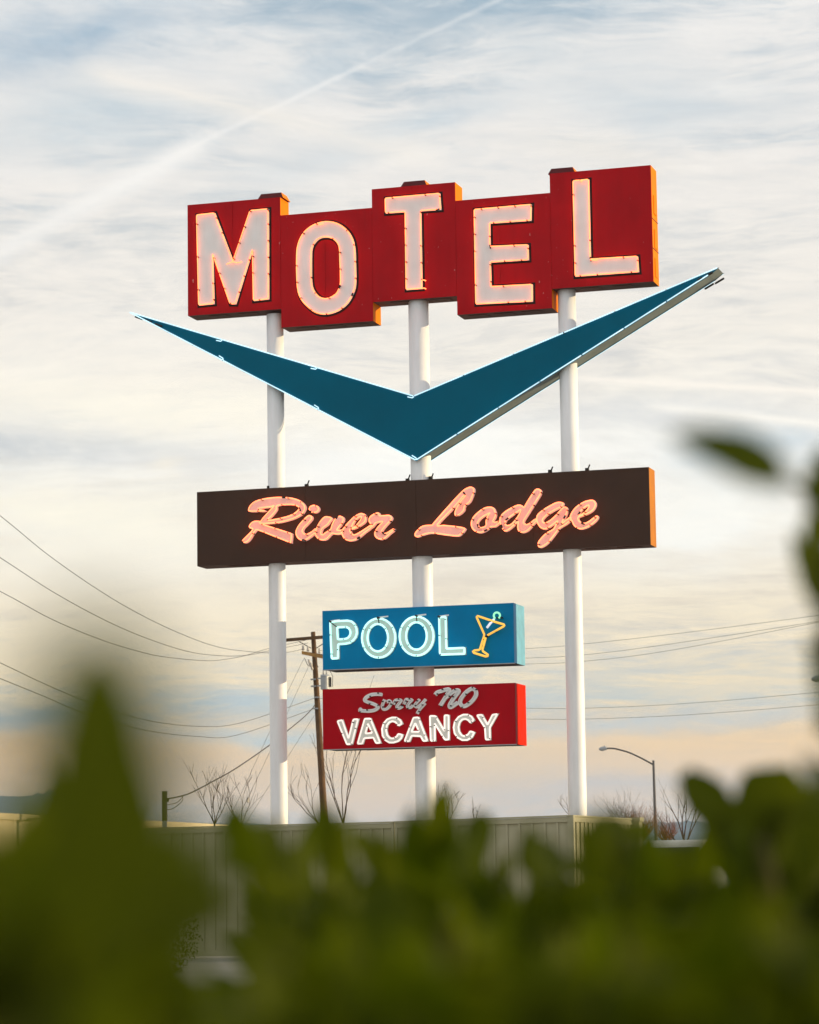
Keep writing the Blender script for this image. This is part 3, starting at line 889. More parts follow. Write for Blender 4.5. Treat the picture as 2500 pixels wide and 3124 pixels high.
vac_letters = [
    ('V', ZV, [[(128, 258), (218, 238), (345, 598), (438, 225), (528, 220), (405, 705), (312, 710)]]),
    ('A', ZV, [[(660, 212), (768, 208), (962, 680), (880, 686), (828, 578), (645, 592), (612, 696), (520, 698)], [(722, 305), (805, 488), (672, 500)]]),
    ('C', ZV, [[(1385, 305), (1350, 235), (1270, 188), (1190, 188), (1100, 222), (1030, 300), (997, 410), (1008, 540), (1060, 628), (1140, 676), (1220, 676), (1310, 648), (1370, 592), (1395, 525), (1312, 508), (1282, 560), (1215, 598), (1150, 590), (1097, 530), (1077, 440), (1092, 340), (1140, 278), (1200, 258), (1260, 278), (1318, 345)]]),
    ('A', PX, [[(1262, 2190), (1277, 2189), (1304, 2260), (1292, 2261), (1284.5, 2246.5), (1256, 2245), (1249, 2262), (1235, 2261)], [(1267.5, 2206), (1279.5, 2232.8), (1255.5, 2233)]]),
    ('N', ZW, [[(322, 212), (425, 215), (598, 500), (597, 200), (672, 202), (675, 655), (605, 660), (410, 352), (416, 678), (338, 680)]]),
    ('C', ZW, [[(1145, 292), (1100, 222), (1030, 188), (950, 188), (860, 232), (790, 320), (767, 430), (787, 540), (842, 618), (930, 667), (1020, 667), (1105, 618), (1155, 525), (1078, 500), (1042, 560), (970, 597), (912, 572), (868, 500), (858, 420), (880, 330), (930, 278), (990, 268), (1045, 292), (1082, 340)]]),
    ('Y', ZW, [[(1207, 200), (1298, 190), (1405, 378), (1500, 190), (1590, 178), (1446, 430), (1452, 655), (1372, 657), (1357, 430)]]),
]
SV = .07
order = ['first', 'only', 'first', 'second', 'only', 'second', 'only']
for (nm, zoom, loops), od in zip(vac_letters, order):
    sm = 2 if nm == 'C' else 0
    tl = [px_loop(zoom, lp, WP - SV, 0) for lp in loops]
    tl0 = [local(lp, QB, vz) for lp in tl]
    face = [offset(tl0[0], .012)] + [offset(x, -.008) for x in tl0[1:]]
    f = MB(); f.prism(face, WP - .02, WP - .001)
    lt = f.build('letter', LETTERG, vac, label='%s letter %s with white neon' % (od, nm) if od != 'only' else 'letter %s with white neon' % nm)
    neon(lt, tl, WP - SV, .015, NEONW, QB, vz, clip_step=.28, clip_w=WP - .02, bend=.018)
ZS = (1080, 2090, .139130); ZN = (1300, 2080, .104348)
strokes = [
    ('S', ZS, .027, [[(612, 210), (500, 202), (380, 215), (275, 265), (235, 330), (290, 370), (420, 412), (515, 462), (512, 510), (440, 555), (320, 572), (210, 568), (130, 560), (165, 515)]]),
    ('o', ZS, .0195, [[(672, 320), (640, 390), (618, 470), (650, 535), (715, 525), (785, 455), (805, 380), (775, 340), (715, 380)]]),
    ('r', ZS, .0195, [[(865, 430), (900, 345), (960, 325), (1035, 335), (985, 410), (940, 480), (985, 515), (1065, 465)]]),
    ('r', ZS, .0195, [[(1095, 425), (1140, 320), (1200, 320), (1272, 325), (1210, 395), (1170, 475), (1230, 500), (1305, 430)]]),
    ('y', ZS, .0195, [[(1440, 315), (1385, 375), (1335, 450), (1390, 485), (1480, 415), (1575, 312)], [(1560, 400), (1500, 470), (1430, 550), (1385, 630)]]),
    ('N', ZN, .030, [[(265, 385), (330, 310), (460, 270), (590, 230), (675, 225), (640, 330), (540, 500), (410, 705)], [(560, 480), (700, 360), (830, 270), (930, 245), (955, 290), (880, 390), (770, 540), (690, 690), (710, 750), (800, 700), (930, 605)]]),
    ('O', ZN, .030, [[(1410, 230), (1330, 205), (1180, 300), (1050, 450), (990, 590), (1040, 690), (1120, 720), (1260, 640), (1390, 510), (1460, 380), (1450, 270), (1410, 230)]]),
]
od2 = ['script letter S, unlit', 'script letter o, unlit', 'first script letter r, unlit', 'second script letter r, unlit', 'script letter y, unlit', 'script letter N, unlit', 'script letter O after the N, unlit']
for (nm, zoom, hw, paths), lab in zip(strokes, od2):
    f = MB(); tb = MB(); dk = MB()
    for si, pp in enumerate(paths):
        pth = zpath(zoom, pp, WP - .05, QB, vz, 4)
        q = [(p[0] + .004, WP - .012 - .002 * si, p[2] - .002) for p in pth]
        f.tube(q, hw, 10, flat=.32)
        n = len(pth)
        for sgn in (-1, 1):
            side = []
            for i, p in enumerate(pth):
                a, b = Vector(pth[max(i - 1, 0)]), Vector(pth[min(i + 1, n - 1)])
                d = (b - a).normalized()
                side.append((p[0] - d.z * sgn * hw * .8, WP - .05 - .003 * si, p[2] + d.x * sgn * hw * .8))
            tb.tube(side, .0085, 6)
            for i in range(3 + 6 * (sgn > 0), n, 19):
                p = side[i]
                dk.box(p[0] - .012, p[0] + .014, WP - .062, WP - .02, p[2] - .012, p[2] + .010)
    lt = f.build('letter', LETTER, vac, smooth=True, label=lab)
    tb.build('neon_tube', DEAD, lt, smooth=True)
    dk.build('tube_support', DARKBIT, lt, kind='stuff')

# ------------------------------------------------------------------ fence round the foot of the sign
FY = 48.3
corner = at(1740, 2487.5, FY)
FA = .40
fd = Vector((math.cos(FA), -math.sin(FA), 0)); fn = Vector((math.sin(FA), math.cos(FA), 0))
ztop = corner.z


def on_fence(px, py):
    d = pixdir(px, py)
    t = (corner - CAM).dot(fn) / d.dot(fn)
    p = CAM + d * t
    return (p - corner).dot(fd), p.z


def fence_run(name, s0, s1, z0, z1, ang, org, lab, nb, gate=False):
    """board-and-batten panel from s0 to s1 along its own axis; tops z0 -> z1"""
    L = s1 - s0
    ax = Vector((math.cos(ang), -math.sin(ang), 0))
    o = empty(name, org + ax * s0 - Vector((0, 0, org.z)), -ang, label=lab, cat='gate' if gate else 'fence', group=None)
    sl = (z1 - z0) / L

    def slab(nm, x0, x1, y0, y1, zb, off, kw={}):
        m = MB()
        m.box(x0, x1, y0, y1, zb, 1)
        for i in (4, 7): m.v[i] = (m.v[i][0], m.v[i][1], z0 + sl * x0 - off)
        for i in (5, 6): m.v[i] = (m.v[i][0], m.v[i][1], z0 + sl * x1 - off)
        return m.build(nm, FENCE, o)
    w = L / nb
    for i in range(nb):
        j = random.uniform(-.004, .004)
        slab('board', i * w + .004, (i + 1) * w - .004, .004 + j, .022 + j, .06, .105)
        if i: slab('batten', i * w - .021, i * w + .021, -.016 + j * .5, .0025 + j * .3, .06, .107)
    slab('edge_stile', -.003, .042, -.024, .03, .04, .002)
    slab('edge_stile', L - .042, L + .003, -.024, .03, .04, .002)
    for (nm, off, hgt, yy) in (('top_rail', .026, .082, -.026), ('bottom_rail', ztop - .18, .10, -.026)):
        m = MB(); m.box(.043, L - .043, yy, .031, 0, 1)
        for i in (4, 7): m.v[i] = (m.v[i][0], m.v[i][1], z0 + sl * m.v[i][0] - off)
        for i in (5, 6): m.v[i] = (m.v[i][0], m.v[i][1], z0 + sl * m.v[i][0] - off)
        for i in (0, 3, 1, 2): m.v[i] = (m.v[i][0], m.v[i][1], z0 + sl * m.v[i][0] - off - hgt)
        m.build(nm, FENCE, o)
    m = MB(); m.box(-.006, L + .006, -.040, .045, 0, 1)
    for i in (4, 7): m.v[i] = (m.v[i][0], m.v[i][1], z0 + .004)
    for i in (5, 6): m.v[i] = (m.v[i][0], m.v[i][1], z1 + .004)
    for i in (0, 3): m.v[i] = (m.v[i][0], m.v[i][1], z0 - .022)
    for i in (1, 2): m.v[i] = (m.v[i][0], m.v[i][1], z1 - .022)
    m.build('cap_rail', FENCE, o)
    return o


s1a, z1a = on_fence(1204.0, 2507.3); s0a, z0a = on_fence(489.6, 2525.6)
sl_ = (z1a - z0a) / (s1a - s0a)
s_left = s0a - 1.3
fence_run('fence_section', s_left, s1a - .012, z0a + sl_ * (s_left - s0a), z1a, FA, corner, 'long beige board and batten fence panel below the left sign post', int((s1a - s_left) / .213))
s0b, z0b = on_fence(1206.0, 2506.8)
fence_run('fence_section', s0b + .004, 0, z0b, ztop, FA, corner, 'beige fence panel between the dark gap and the fence corner, below the right posts', int(-s0b / .213), False)
fence_run('side_fence', .08, 3.2, ztop, ztop - .01, FA - math.pi / 2, corner, 'sunlit side of the beige fence running back from its corner', 15)
g_ = MB(); g_.box(-.035, .035, -.03, .035, .0, ztop + .002); o = g_.build('fence_corner_post', FENCE, None, loc=corner - Vector((0, 0, ztop)) + fd * .034, label='beige corner post where the fence turns back', cat='post'); o.rotation_euler = (0, 0, -FA)
e_ = corner + fn * 3.25
g_ = MB(); g_.box(-.09, .09, -.09, .09, .0, ztop - .06); g_.box(-.115, .115, -.115, .115, ztop - .06, ztop + .01)
o = g_.build('fence_end_post', FENCE, None, loc=e_ - Vector((0, 0, ztop)) + fd * .05, label='capped fence post at the far end of the side fence, by the dark leaves', cat='post'); o.rotation_euler = (0, 0, -FA)

# ------------------------------------------------------------------ low building behind the fence
a0 = at(-260, 2449, 60.5); a1 = at(689, 2516.5, 80)
bd = (a1 - a0); bd.z = 0; bl = bd.length; ang = math.atan2(bd.y, bd.x)
zb = a1.z
bld = empty('motel_building', (a0.x, a0.y, 0), ang, label='low cream building with sunlit wall behind the fence at left', cat='building')
m = MB(); m.box(0, bl, .0, 7.5, 0, zb - .14); m.build('wall', WALL, bld)
m = MB(); m.box(-.06, bl + .06, -.06, 7.56, zb - .14, zb); m.build('parapet_cap', WALL, bld)
m = MB(); m.box(.2, bl - .2, .2, 7.3, zb - .10, zb + .012); m.build('roof', ROOFM, bld)

# service mast in front of the building wall
pm = at(502, 2414, 66); pb = at(508, 2505, 66)
mast = empty('service_mast', (pm.x, pm.y, 0), 0, label='short dark service mast rising above the building at left', cat='mast')
m = MB(); m.box(-.052, .052, -.052, .052, 0, pb.z); m.build('lower_pole', GREYMETAL, mast)
m = MB(); m.tube([(0, 0, pb.z), (0, 0, pm.z)], .062, 8); m.build('upper_pole', DARKMETAL, mast)
m = MB(); m.box(.055, .10, -.03, .03, pm.z - .24, pm.z - .16); m.build('bracket', DARKMETAL, mast)

# ------------------------------------------------------------------ utility pole and its lines
UY = 110.0
base = at(990, 2500, UY); topp = at(955.5, 1928, UY)
lean = (topp - base) / (topp.z - base.z)
foot = base - lean * base.z
pole = empty('utility_pole', foot, 0, label='weathered wooden utility pole with crossarms behind the small signs', cat='pole')


def rel(px, py, Y): return at(px, py, Y) - foot


m = MB(); m.tube([(0, 0, 0), tuple((at(990, 2500, UY) - foot)), tuple(at(972, 2200, UY) - foot), tuple(topp - foot)], [.15, .135, .115, .085], 12)
m.build('shaft', WOOD, pole, smooth=True)
m = MB(); c0, c1_ = rel(861, 1954, UY - .2), rel(1052, 1938.5, UY - .2)
ax = (c1_ - c0) * .5
m.obox((c0 + c1_) * .5, ax, (0, .05, 0), (0, 0, .06)); m.build('crossarm', WOOD, pole, label='long upper crossarm')
m = MB(); c0, c1_ = rel(921, 1991, UY - .25), rel(1012, 2010, UY - .55)
m.obox((c0 + c1_) * .5, (c1_ - c0) * .5, (.0, .05, 0), (0, 0, .062)); m.build('crossarm', WOODL, pole, label='short lower crossarm, sunlight put into its wood colour')
m = MB(); c0, c1_ = rel(925, 1992, UY + .2), rel(1012, 2006, UY + .05)
m.obox((c0 + c1_) * .5, (c1_ - c0) * .5, (.0, .05, 0), (0, 0, .062)); m.build('crossarm', WOOD, pole, label='short lower crossarm, rear one')
for (x0, y0, x1, y1) in ((912, 1957, 950, 1978), (1000, 1955, 965, 1978), (956, 2000, 971, 2036)):
    m = MB(); m.tube([rel(x0, y0, UY - .22), rel(x1, y1, UY - .15)], .018, 6); m.build('brace', DARKMETAL, pole)
for (px, py) in ((925, 1983), (940, 1986), (975, 1992)):
    m = MB()
    p = rel(px, py, UY - .2)
    m.tube([p + Vector((0, 0, z)) for z in (-.02, .0, .05, .06, .10, .11, .16, .18)], [.03, .055, .05, .036, .05, .036, .045, .02], 10)
    m.build('insulator', CERAMIC, pole, smooth=True)
for (px, py, l_) in ((942, 2012, .28), (948, 2022, .24)):
    p = rel(px, py, UY - .3); m = MB()
    m.tube([p + Vector((.035 * k * .5, 0, -.07 * k)) for k in range(5)], [.03, .05, .035, .05, .03], 8); m.build('cutout_fuse', CERAMIC, pole, smooth=True)
m = MB(); m.tube([rel(930, 2008, UY - .3), rel(934, 2018, UY - .3), rel(941, 2033, UY - .3), rel(945, 2026, UY - .3)], .014, 6); m.build('jumper_wire', CABLE, pole)
for (px, py) in ((956, 2073), (957, 2094), (967, 2128), (963, 2162)):
    m = MB(); p = rel(px, py, UY - .1); m.obox(p, (.10, 0, 0), (0, .10, 0), (0, 0, .025)); m.build('pole_band', GREYMETAL, pole)

tr = empty('transformer', at(992, 2104, UY - .35), 0, label='grey pole transformer can hanging on the utility pole beside the blue sign', cat='transformer')
m = MB(); m.tube([(0, 0, 0), (0, 0, .02), (0, 0, .50), (0, 0, .54)], [.15, .165, .165, .12], 18); m.build('tank', GREYMETAL, tr)
m = MB(); m.tube([(0, 0, .50), (0, 0, .565)], [.178, .14], 18); m.build('lid', GREYMETAL, tr)
for dx in (-.06, .06):
    m = MB(); m.tube([(dx, 0, .54), (dx, 0, .62), (dx, 0, .66), (dx, 0, .74)], [.02, .032, .022, .018], 8); m.build('bushing', CERAMIC, tr, smooth=True)
m = MB()
for k in range(4): m.box(.16, .24, -.10 + k * .06, -.07 + k * .06, .10, .46)
m.build('cooling_fin', DARKMETAL, tr, kind='stuff')
m = MB(); m.tube([(.06, 0, .74), (.2, -.02, .70), (.30, -.02, .5), (.28, -.02, .1)], .012, 6); m.build('jumper_wire', CABLE, tr)
for zz_ in (.12, .40):
    m = MB(); m.box(-.29, -.14, -.03, .03, zz_, zz_ + .05); m.build('hanger', GREYMETAL, tr)


def wire(name, pts, Ya, xa, Yb, xb, r, lab, grp, mat=CABLE, cat='cable'):
    """a line hanging in one vertical plane through the two plan points"""
    A, B = at(xa, 2100, Ya), at(xb, 2100, Yb)
    d2 = Vector((B.x - A.x, B.y - A.y, 0)).normalized(); nn = Vector((d2.y, -d2.x, 0))
    out = []
    for (px, py) in catmull(pts, 5, closed=False):
        d = pixdir(px, py)
        t = (A - CAM).dot(nn) / d.dot(nn)
        out.append(CAM + d * t)
    org = out[0].copy()
    m = MB(); m.tube([p - org for p in out], r, 6)
    return m.build(name, mat, None, smooth=True, loc=org, label=lab, cat=cat, group=grp)


LG = 'power lines sagging to the utility pole from the left'
left = [
    ('topmost sagging power line at the left, ending at the upper crossarm', [(-300, 1340), (0, 1573), (151, 1696), (313, 1808), (443, 1883), (574, 1943), (678, 1977), (783, 1990), (822, 1992), (880, 1990), (925, 1980)]),
    ('second sagging power line from the top at the left', [(-300, 1510), (0, 1701), (157, 1803), (313, 1889), (443, 1946), (574, 1988), (678, 2001), (756, 1999), (820, 1986), (940, 1962)]),
    ('third sagging power line from the top at the left', [(-300, 1655), (0, 1804), (157, 1889), (313, 1954), (443, 1993), (522, 2007), (626, 2016), (678, 2013), (746, 2001), (815, 1980), (948, 1950)]),
    ('fourth sagging line at the left, crossing the blurred leaf', [(-300, 1880), (0, 2022), (130, 2084), (250, 2135), (365, 2176), (470, 2202), (600, 2216), (730, 2207), (960, 2130)]),
    ('lowest sagging line at the left, crossing the blurred leaf', [(-300, 1945), (0, 2070), (130, 2123), (240, 2170), (365, 2210), (470, 2233), (600, 2247), (720, 2244), (960, 2162)]),
]
for lab, pts in left:
    wire('power_line', pts, 72, 0, UY, 955, .0085, lab, LG)
RG = 'power lines running right from the utility pole'
right = [
    ('upper power line at the right, above the pair', [(975, 1985), (1300, 1990), (1605, 1979), (1781, 1965), (2101, 1929), (2500, 1877), (2800, 1830)]),
    ('upper line of the close pair at the right', [(985, 2002), (1300, 2016), (1605, 2008), (1784, 1998), (2046, 1965), (2500, 1895), (2800, 1840)]),
    ('lower line of the close pair at the right', [(990, 2008), (1300, 2032), (1605, 2026), (1784, 2017.5), (2046, 1984.5), (2500, 1898), (2800, 1835)]),
    ('power line crossing behind the right post level with the dark red sign', [(965, 2130), (1300, 2156), (1610, 2161), (1787, 2161), (2101, 2146), (2500, 2112), (2800, 2080)]),
    ('lowest power line crossing behind the right post', [(965, 2163), (1300, 2190), (1610, 2194), (1787, 2194), (2101, 2181), (2500, 2150), (2800, 2120)]),
]
for lab, pts in right:
    wire('power_line', pts, UY, 955, 96, 2500, .0062, lab, RG)
wire('service_cable', [(962, 2150), (948, 2168), (920, 2195), (876, 2231), (819, 2276.5), (721, 2344), (652, 2383), (573, 2423), (508, 2438)], UY, 962, 66, 508, .018, 'thick twisted service cable sloping from the pole to the short mast', None)
for k, pts in enumerate(([(559, 2429), (540, 2449), (508, 2456)], [(556, 2431), (556, 2444), (530, 2466), (508, 2471)])):
    wire('drip_loop', pts, 67, 559, 66, 508, .008, ['shorter cable loop drooping at the short mast', 'longer cable loop drooping at the short mast'][k], 'cable loops at the mast')
guys = [('steepest guy wire from the pole top', [(929, 2007), (876, 2116), (821, 2237), (735, 2424), (700, 2500)]),
        ('middle guy wire with a strain insulator', [(941, 2035), (876, 2178), (819, 2304), (735, 2478), (712, 2524)]),
        ('lowest guy wire from the middle of the pole', [(960, 2182), (878, 2310), (819, 2402), (758, 2500), (740, 2528)])]
for k, (lab, pts) in enumerate(guys):
    wire('guy_wire', pts, UY, 955, 100, 700, .0065, lab, 'guy wires of the utility pole')
m = MB(); p = at(754, 2441, 102); m.tube([(0, 0, -.09), (.01, 0, -.08), (.05, 0, .08), (.06, 0, .09)], [.03, .05, .05, .03], 8)
m.build('strain_insulator', CERAMIC, None, loc=p, label='small strain insulator on the middle guy wire', cat='insulator')

# ------------------------------------------------------------------ street lamps
LY = 157.0
lp_ = at(1994.5, 2327, LY)
lamp = empty('street_lamp', (lp_.x, lp_.y, 0), -.02, label='street lamp with curved arm, right of the right sign post', cat='street lamp', group='street lamps')
zt_ = lp_.z
m = MB(); m.tube([(.06, 0, 0), (.0, 0, zt_ + .12)], [.115, .062], 12); m.build('pole', LAMPM, lamp, smooth=True)
m = MB(); arm = [(0, 0, zt_ - .12), (-.61, 0, zt_ + .23), (-1.27, 0, zt_ + .55), (-1.77, 0, zt_ + .71), (-2.1, 0, zt_ + .79), (-2.5, 0, zt_ + .81)]
m.tube(catmull(arm, 4, False), .045, 8); m.build('arm', LAMPM, lamp, smooth=True)
m = MB(); m.tube([(-2.46, 0, zt_ + .81), (-2.55, 0, zt_ + .81), (-2.75, 0, zt_ + .78), (-2.92, 0, zt_ + .765)], [.06, .10, .13, .05], 10, flat=.6); hd = m.build('lamp_head', GREYMETAL, lamp, smooth=True)
m = MB(); m.tube([(-2.62, 0, zt_ + .86), (-2.62, 0, zt_ + .95)], .035, 8); m.build('photocell', GREYMETAL, hd)
m = MB(); m.tube([(.06, 0, 0), (.06, 0, .18)], [.2, .16], 12); m.build('base_cover', LAMPM, lamp)
lamp2 = copy_tree(lamp)
h2 = at(2478, 2072, 104)
lamp2.location = (h2.x + 2.92, h2.y, h2.z - zt_ - .77)
lamp2['label'] = 'street lamp whose head pokes in at the right edge'
lamp2.location.z = 0
d2 = pixdir(2478, 2072)
t2 = (zt_ + .77 - CAM_H) / d2.z
pp_ = CAM + d2 * t2
lamp2.location = (pp_.x + 2.92, pp_.y, 0)

# ------------------------------------------------------------------ white van
VY = 88.0
vp = at(2062, 2600, VY)
van = empty('parked_van', (vp.x - .25, vp.y, 0), -.26, label='white high roof van facing the camera behind the hedge', cat='van')
vh = at(2060, 2564, VY).z
m = MB()
hw = .96
prof = [(-.0, .45), (.0, 1.05), (.55, 1.28), (1.25, 2.28), (1.6, vh - .06), (2.2, vh), (5.4, vh), (5.6, vh - .1), (5.65, .45)]
n = len(prof)
for s_ in (-1, 1):
    for (y, z) in prof:
        nar = hw - (.10 * max(0, (z - 1.2)) / (vh - 1.2))
        m.v.append((s_ * nar, y, z))
for i in range(n):
    j = (i + 1) % n
    m.face((i, j, n + j, n + i))
m.face(list(range(n))[::-1]); m.face([n + i for i in range(n)])
m.build('body', VANW, van)
m = MB()
for (x0, x1) in ((-.84, .84),):
    a = [(x0, .60, 1.33), (x1, .60, 1.33), (x1 - .05, 1.235, 2.27), (x0 + .05, 1.235, 2.27)]
    m.v += [(p[0], p[1] - .012, p[2] + .008) for p in a] + [(p[0], p[1] + .01, p[2] - .006) for p in a]
    m.face((0, 1, 2, 3)); m.face((7, 6, 5, 4))
    for i in range(4): m.face((i, i + 4, (i + 1) % 4 + 4, (i + 1) % 4))
m.build('windscreen', GLASS, van)
m = MB(); m.box(-.9, .9, 1.2, 5.2, vh - .40, vh - .02); m.box(-.93, .93, 1.28, 5.3, vh - .02, vh + .02)
m.build('high_roof', VANW, van)
for (a, b) in (((-.55, .60, 1.40), (.30, .80, 1.72)), ((.05, .60, 1.40), (.66, .72, 1.60))):
    m = MB(); m.tube([Vector(a) + Vector((0, -.03, 0)), Vector(b) + Vector((0, -.03, 0))], .018, 6); m.build('wiper', GREYMETAL, van)
for s_ in (-1, 1):
    m = MB(); m.obox((s_ * 1.08, .95, 1.45), (.08, 0, 0), (0, .05, 0), (0, 0, .16)); m.build('side_mirror', VANW, van)
    m = MB(); m.box(s_ * .72 - .14, s_ * .72 + .14, -.02, .03, .72, .92); m.build('headlight', GREYMETAL, van)
    m = MB(); m.box(*( (.955, .975) if s_ > 0 else (-.975, -.955)), 1.15, 2.1, 1.32, 2.0); m.build('side_window', GLASS, van)
    for y in (.95, 4.5):
        m = MB(); m.tube([(s_ * .78, y, .36), (s_ * 1.0, y, .36)], .36, 20); wl = m.build('wheel', TYRE, van)
        m = MB(); m.tube([(s_ * 1.0, y, .36), (s_ * 1.012, y, .36)], .21, 16); m.build('rim', GREYMETAL, wl)
m = MB(); m.box(-.94, .94, -.08, -.005, .45, .68); m.build('bumper', DARKMETAL, van)
m = MB(); m.box(-.4, .4, -.03, .02, .76, .98); m.build('grille', DARKMETAL, van)

# ------------------------------------------------------------------ bare shrubs and trees
def branchy(rng, start, d, length, r, depth, out, spread=.5, segs=4, upb=.25):
    p = Vector(start); pts = [p.copy()]; rad = [r]
    d = Vector(d).normalized()
    for i in range(segs):
        d = (d + Vector((rng.uniform(-1, 1), rng.uniform(-1, 1), rng.uniform(-.6, 1))) * .22 + Vector((0, 0, upb * .22))).normalized()
        p = p + d * length / segs
        pts.append(p.copy()); rad.append(max(r * (1 - .62 * (i + 1) / segs), .003))
        if depth > 0 and i >= 1:
            for _ in range(1 if rng.random() < .75 else 2):
                side = Vector((rng.uniform(-1, 1), rng.uniform(-1, 1), rng.uniform(-.1, .8)))
                nd = (d + side * spread).normalized()
                branchy(rng, p, nd, length * rng.uniform(.42, .68), rad[-1] * .7, depth - 1, out, spread, max(3, segs - 1), upb)
    out.append((pts, rad, depth))


def bare_plant(name, px, py, Y, height, stems, seed, lab, grp, mat, cat='shrub', depth=2, fan=.5, r=.03, spread=.55, lean_=0.0):
    rng = random.Random(seed)
    base_ = at(px, py, Y); 
    o = empty(name, (base_.x, base_.y, 0), 0, label=lab, cat=cat, group=grp)
    trunk = MB(); tw = MB()
    h0 = max(base_.z, .1)
    trunk.tube([(0, 0, 0), (.01, 0, h0 * .5), (0, 0, h0)], [r * 2.2, r * 1.8, r * 1.6], 7)
    for s in range(stems):
        a = rng.uniform(0, 2 * math.pi)
        d = Vector((math.cos(a) * fan * rng.uniform(.3, 1) + lean_, math.sin(a) * fan, 1))
        out = []
        branchy(rng, (0, 0, h0 - .03), d, height * rng.uniform(.7, 1.05), r, depth, out, spread)
        for pts, rad, dp in out:
            (trunk if dp == depth else tw).tube(pts, rad, 5 if dp == depth else 4, caps=False)
    trunk.build('trunk', mat, o, smooth=True)
    if tw.v: tw.build('crown', mat, o, smooth=True, kind='stuff')
    return o


BG = 'bare shrubs behind the fence'
bare_plant('bare_shrub', 655, 2512, 60, .78, 5, 11, 'bare twiggy shrub left of the left post, under the service cable', BG, BARK, fan=.75, r=.012, depth=2)
bare_plant('bare_shrub', 978, 2516, 60, .85, 3, 25, 'bare shrub with a long bare branch leaning left of the utility pole', BG, BARK, fan=.5, r=.011, depth=2, lean_=-.6)
bare_plant('bare_shrub', 1048, 2512, 60, 1.55, 5, 31, 'tall bare shrub between the utility pole and the middle post', BG, BARK, fan=.28, r=.013, depth=2, spread=.4)
bare_plant('bare_shrub', 735, 2520, 61, .75, 4, 37, 'bare shrub close beside the left post, by the guy wires', BG, BARK, fan=.6, r=.010, depth=2)
bare_plant('bare_shrub', 1365, 2510, 60, .62, 4, 41, 'small bare shrub just right of the middle post', BG, BARK, fan=.6, r=.010, depth=2)
bare_plant('bare_shrub', 1450, 2505, 60, .32, 3, 43, 'tiny bare twigs over the fence between the middle and right posts', BG, BARK, fan=.5, r=.008, depth=1)
bare_plant('bare_shrub', 1742, 2490, 60, .42, 3, 47, 'tiny bare twigs at the foot of the right post', BG, BARK, fan=.5, r=.008, depth=1, lean_=-.4)
bare_plant('bare_tree', 2087, 2562, 92, 1.5, 3, 53, 'bare sapling right of the street lamp above the van', 'bare trees at the right', BARK, 'tree', fan=.3, r=.026, depth=2, spread=.5)
bare_plant('bare_tree', 2100, 2560, 91, 1.15, 2, 59, 'forked bare sapling leaning right above the van', 'bare trees at the right', BARK, 'tree', fan=.2, r=.022, depth=2, spread=.5, lean_=.55)
bare_plant('bare_tree', 2060, 2562, 91, 1.1, 2, 61, 'bare sapling leaning left across the street lamp', 'bare trees at the right', BARK, 'tree', fan=.2, r=.018, depth=1, spread=.5, lean_=-.8)
TG = 'reddish thickets in front of the blue hill'
bare_plant('red_thicket', 1955, 2575, 120, 1.05, 34, 71, 'reddish brown thicket left of the street lamp', TG, REDTWIG, 'bush', depth=2, fan=1.0, r=.02, spread=.9)
bare_plant('red_thicket', 2035, 2575, 118, .72, 34, 73, 'orange brown thicket right of the street lamp', TG, REDTWIG, 'bush', depth=2, fan=1.2, r=.02, spread=.9)
bare_plant('red_thicket', 1905, 2575, 125, 1.35, 30, 79, 'dark brown thicket beyond the fence end post', TG, BARK, 'bush', depth=2, fan=.9, r=.022, spread=.9)
bare_plant('red_thicket', 2470, 2570, 110, 1.3, 40, 83, 'brown thicket at the right edge', TG, REDTWIG, 'bush', depth=2, fan=1.0, r=.02, spread=.9)

# ------------------------------------------------------------------ leaves
def leaf_mesh(name, L, Wd, fold, curl, seed, mat, blunt=False):
    rng = random.Random(seed)
    m = MB(); n = 6
    for i in range(n + 1):
        t = i / n
        w = (Wd * math.sin(math.pi * min(1, t ** 1.55 * .86 + .06)) ** .7 * .5 if blunt else Wd * (math.sin(math.pi * min(1, t ** .8 * .98 + .02)) ** .8) * (1 - .15 * t) * .5) + .0006
        y = t * L; z = -curl * t * t * L
        for s_ in (-1, 0, 1):
            m.v.append((s_ * w * (1 + rng.uniform(-.06, .06)), y, z + abs(s_) * w * fold))
    for i in range(n):
        for j in range(2):
            a = i * 3 + j
            m.face((a, a + 1, a + 4, a + 3))
    me = bpy.data.meshes.new(name)
    me.from_pydata(m.v, [], m.f)
    me.materials.append(mat)
    me.polygons.foreach_set('use_smooth', [True] * len(m.f))
    return me


LEAVES = [leaf_mesh('leaf', 1.0, w, f, c, i, LEAF) for i, (w, f, c) in enumerate(((.46, .35, .10), (.52, .25, .22), (.42, .45, .05), (.5, .3, -.12)))]
LEAVES += [leaf_mesh('leaf', 1.0, .50, .22, .10, 9, LEAF, True), leaf_mesh('leaf', 1.0, .62, .18, .06, 10, LEAF, True)]


def leaf_matrix(p, d, roll, size):
    """leaf starting at p, pointing along d"""
    y = Vector(d).normalized()
    ref = Vector((0, -1, .15)) if abs(y.dot(Vector((0, -1, .15)).normalized())) < .95 else Vector((1, 0, 0))
    z = (ref - y * ref.dot(y)).normalized()
    x = y.cross(z)
    R = Matrix((x, y, z)).transposed() @ Matrix.Rotation(roll, 3, 'Y')
    return Matrix.Translation(p) @ R.to_4x4() @ Matrix.Scale(size, 4)


def add_leaf(parent, p, d, roll, size, var):
    o = bpy.data.objects.new('leaf', LEAVES[var])
    COL.objects.link(o); o.parent = parent
    o.matrix_local = Matrix.Translation(-parent.location) @ leaf_matrix(p, d, roll, size)
    return o


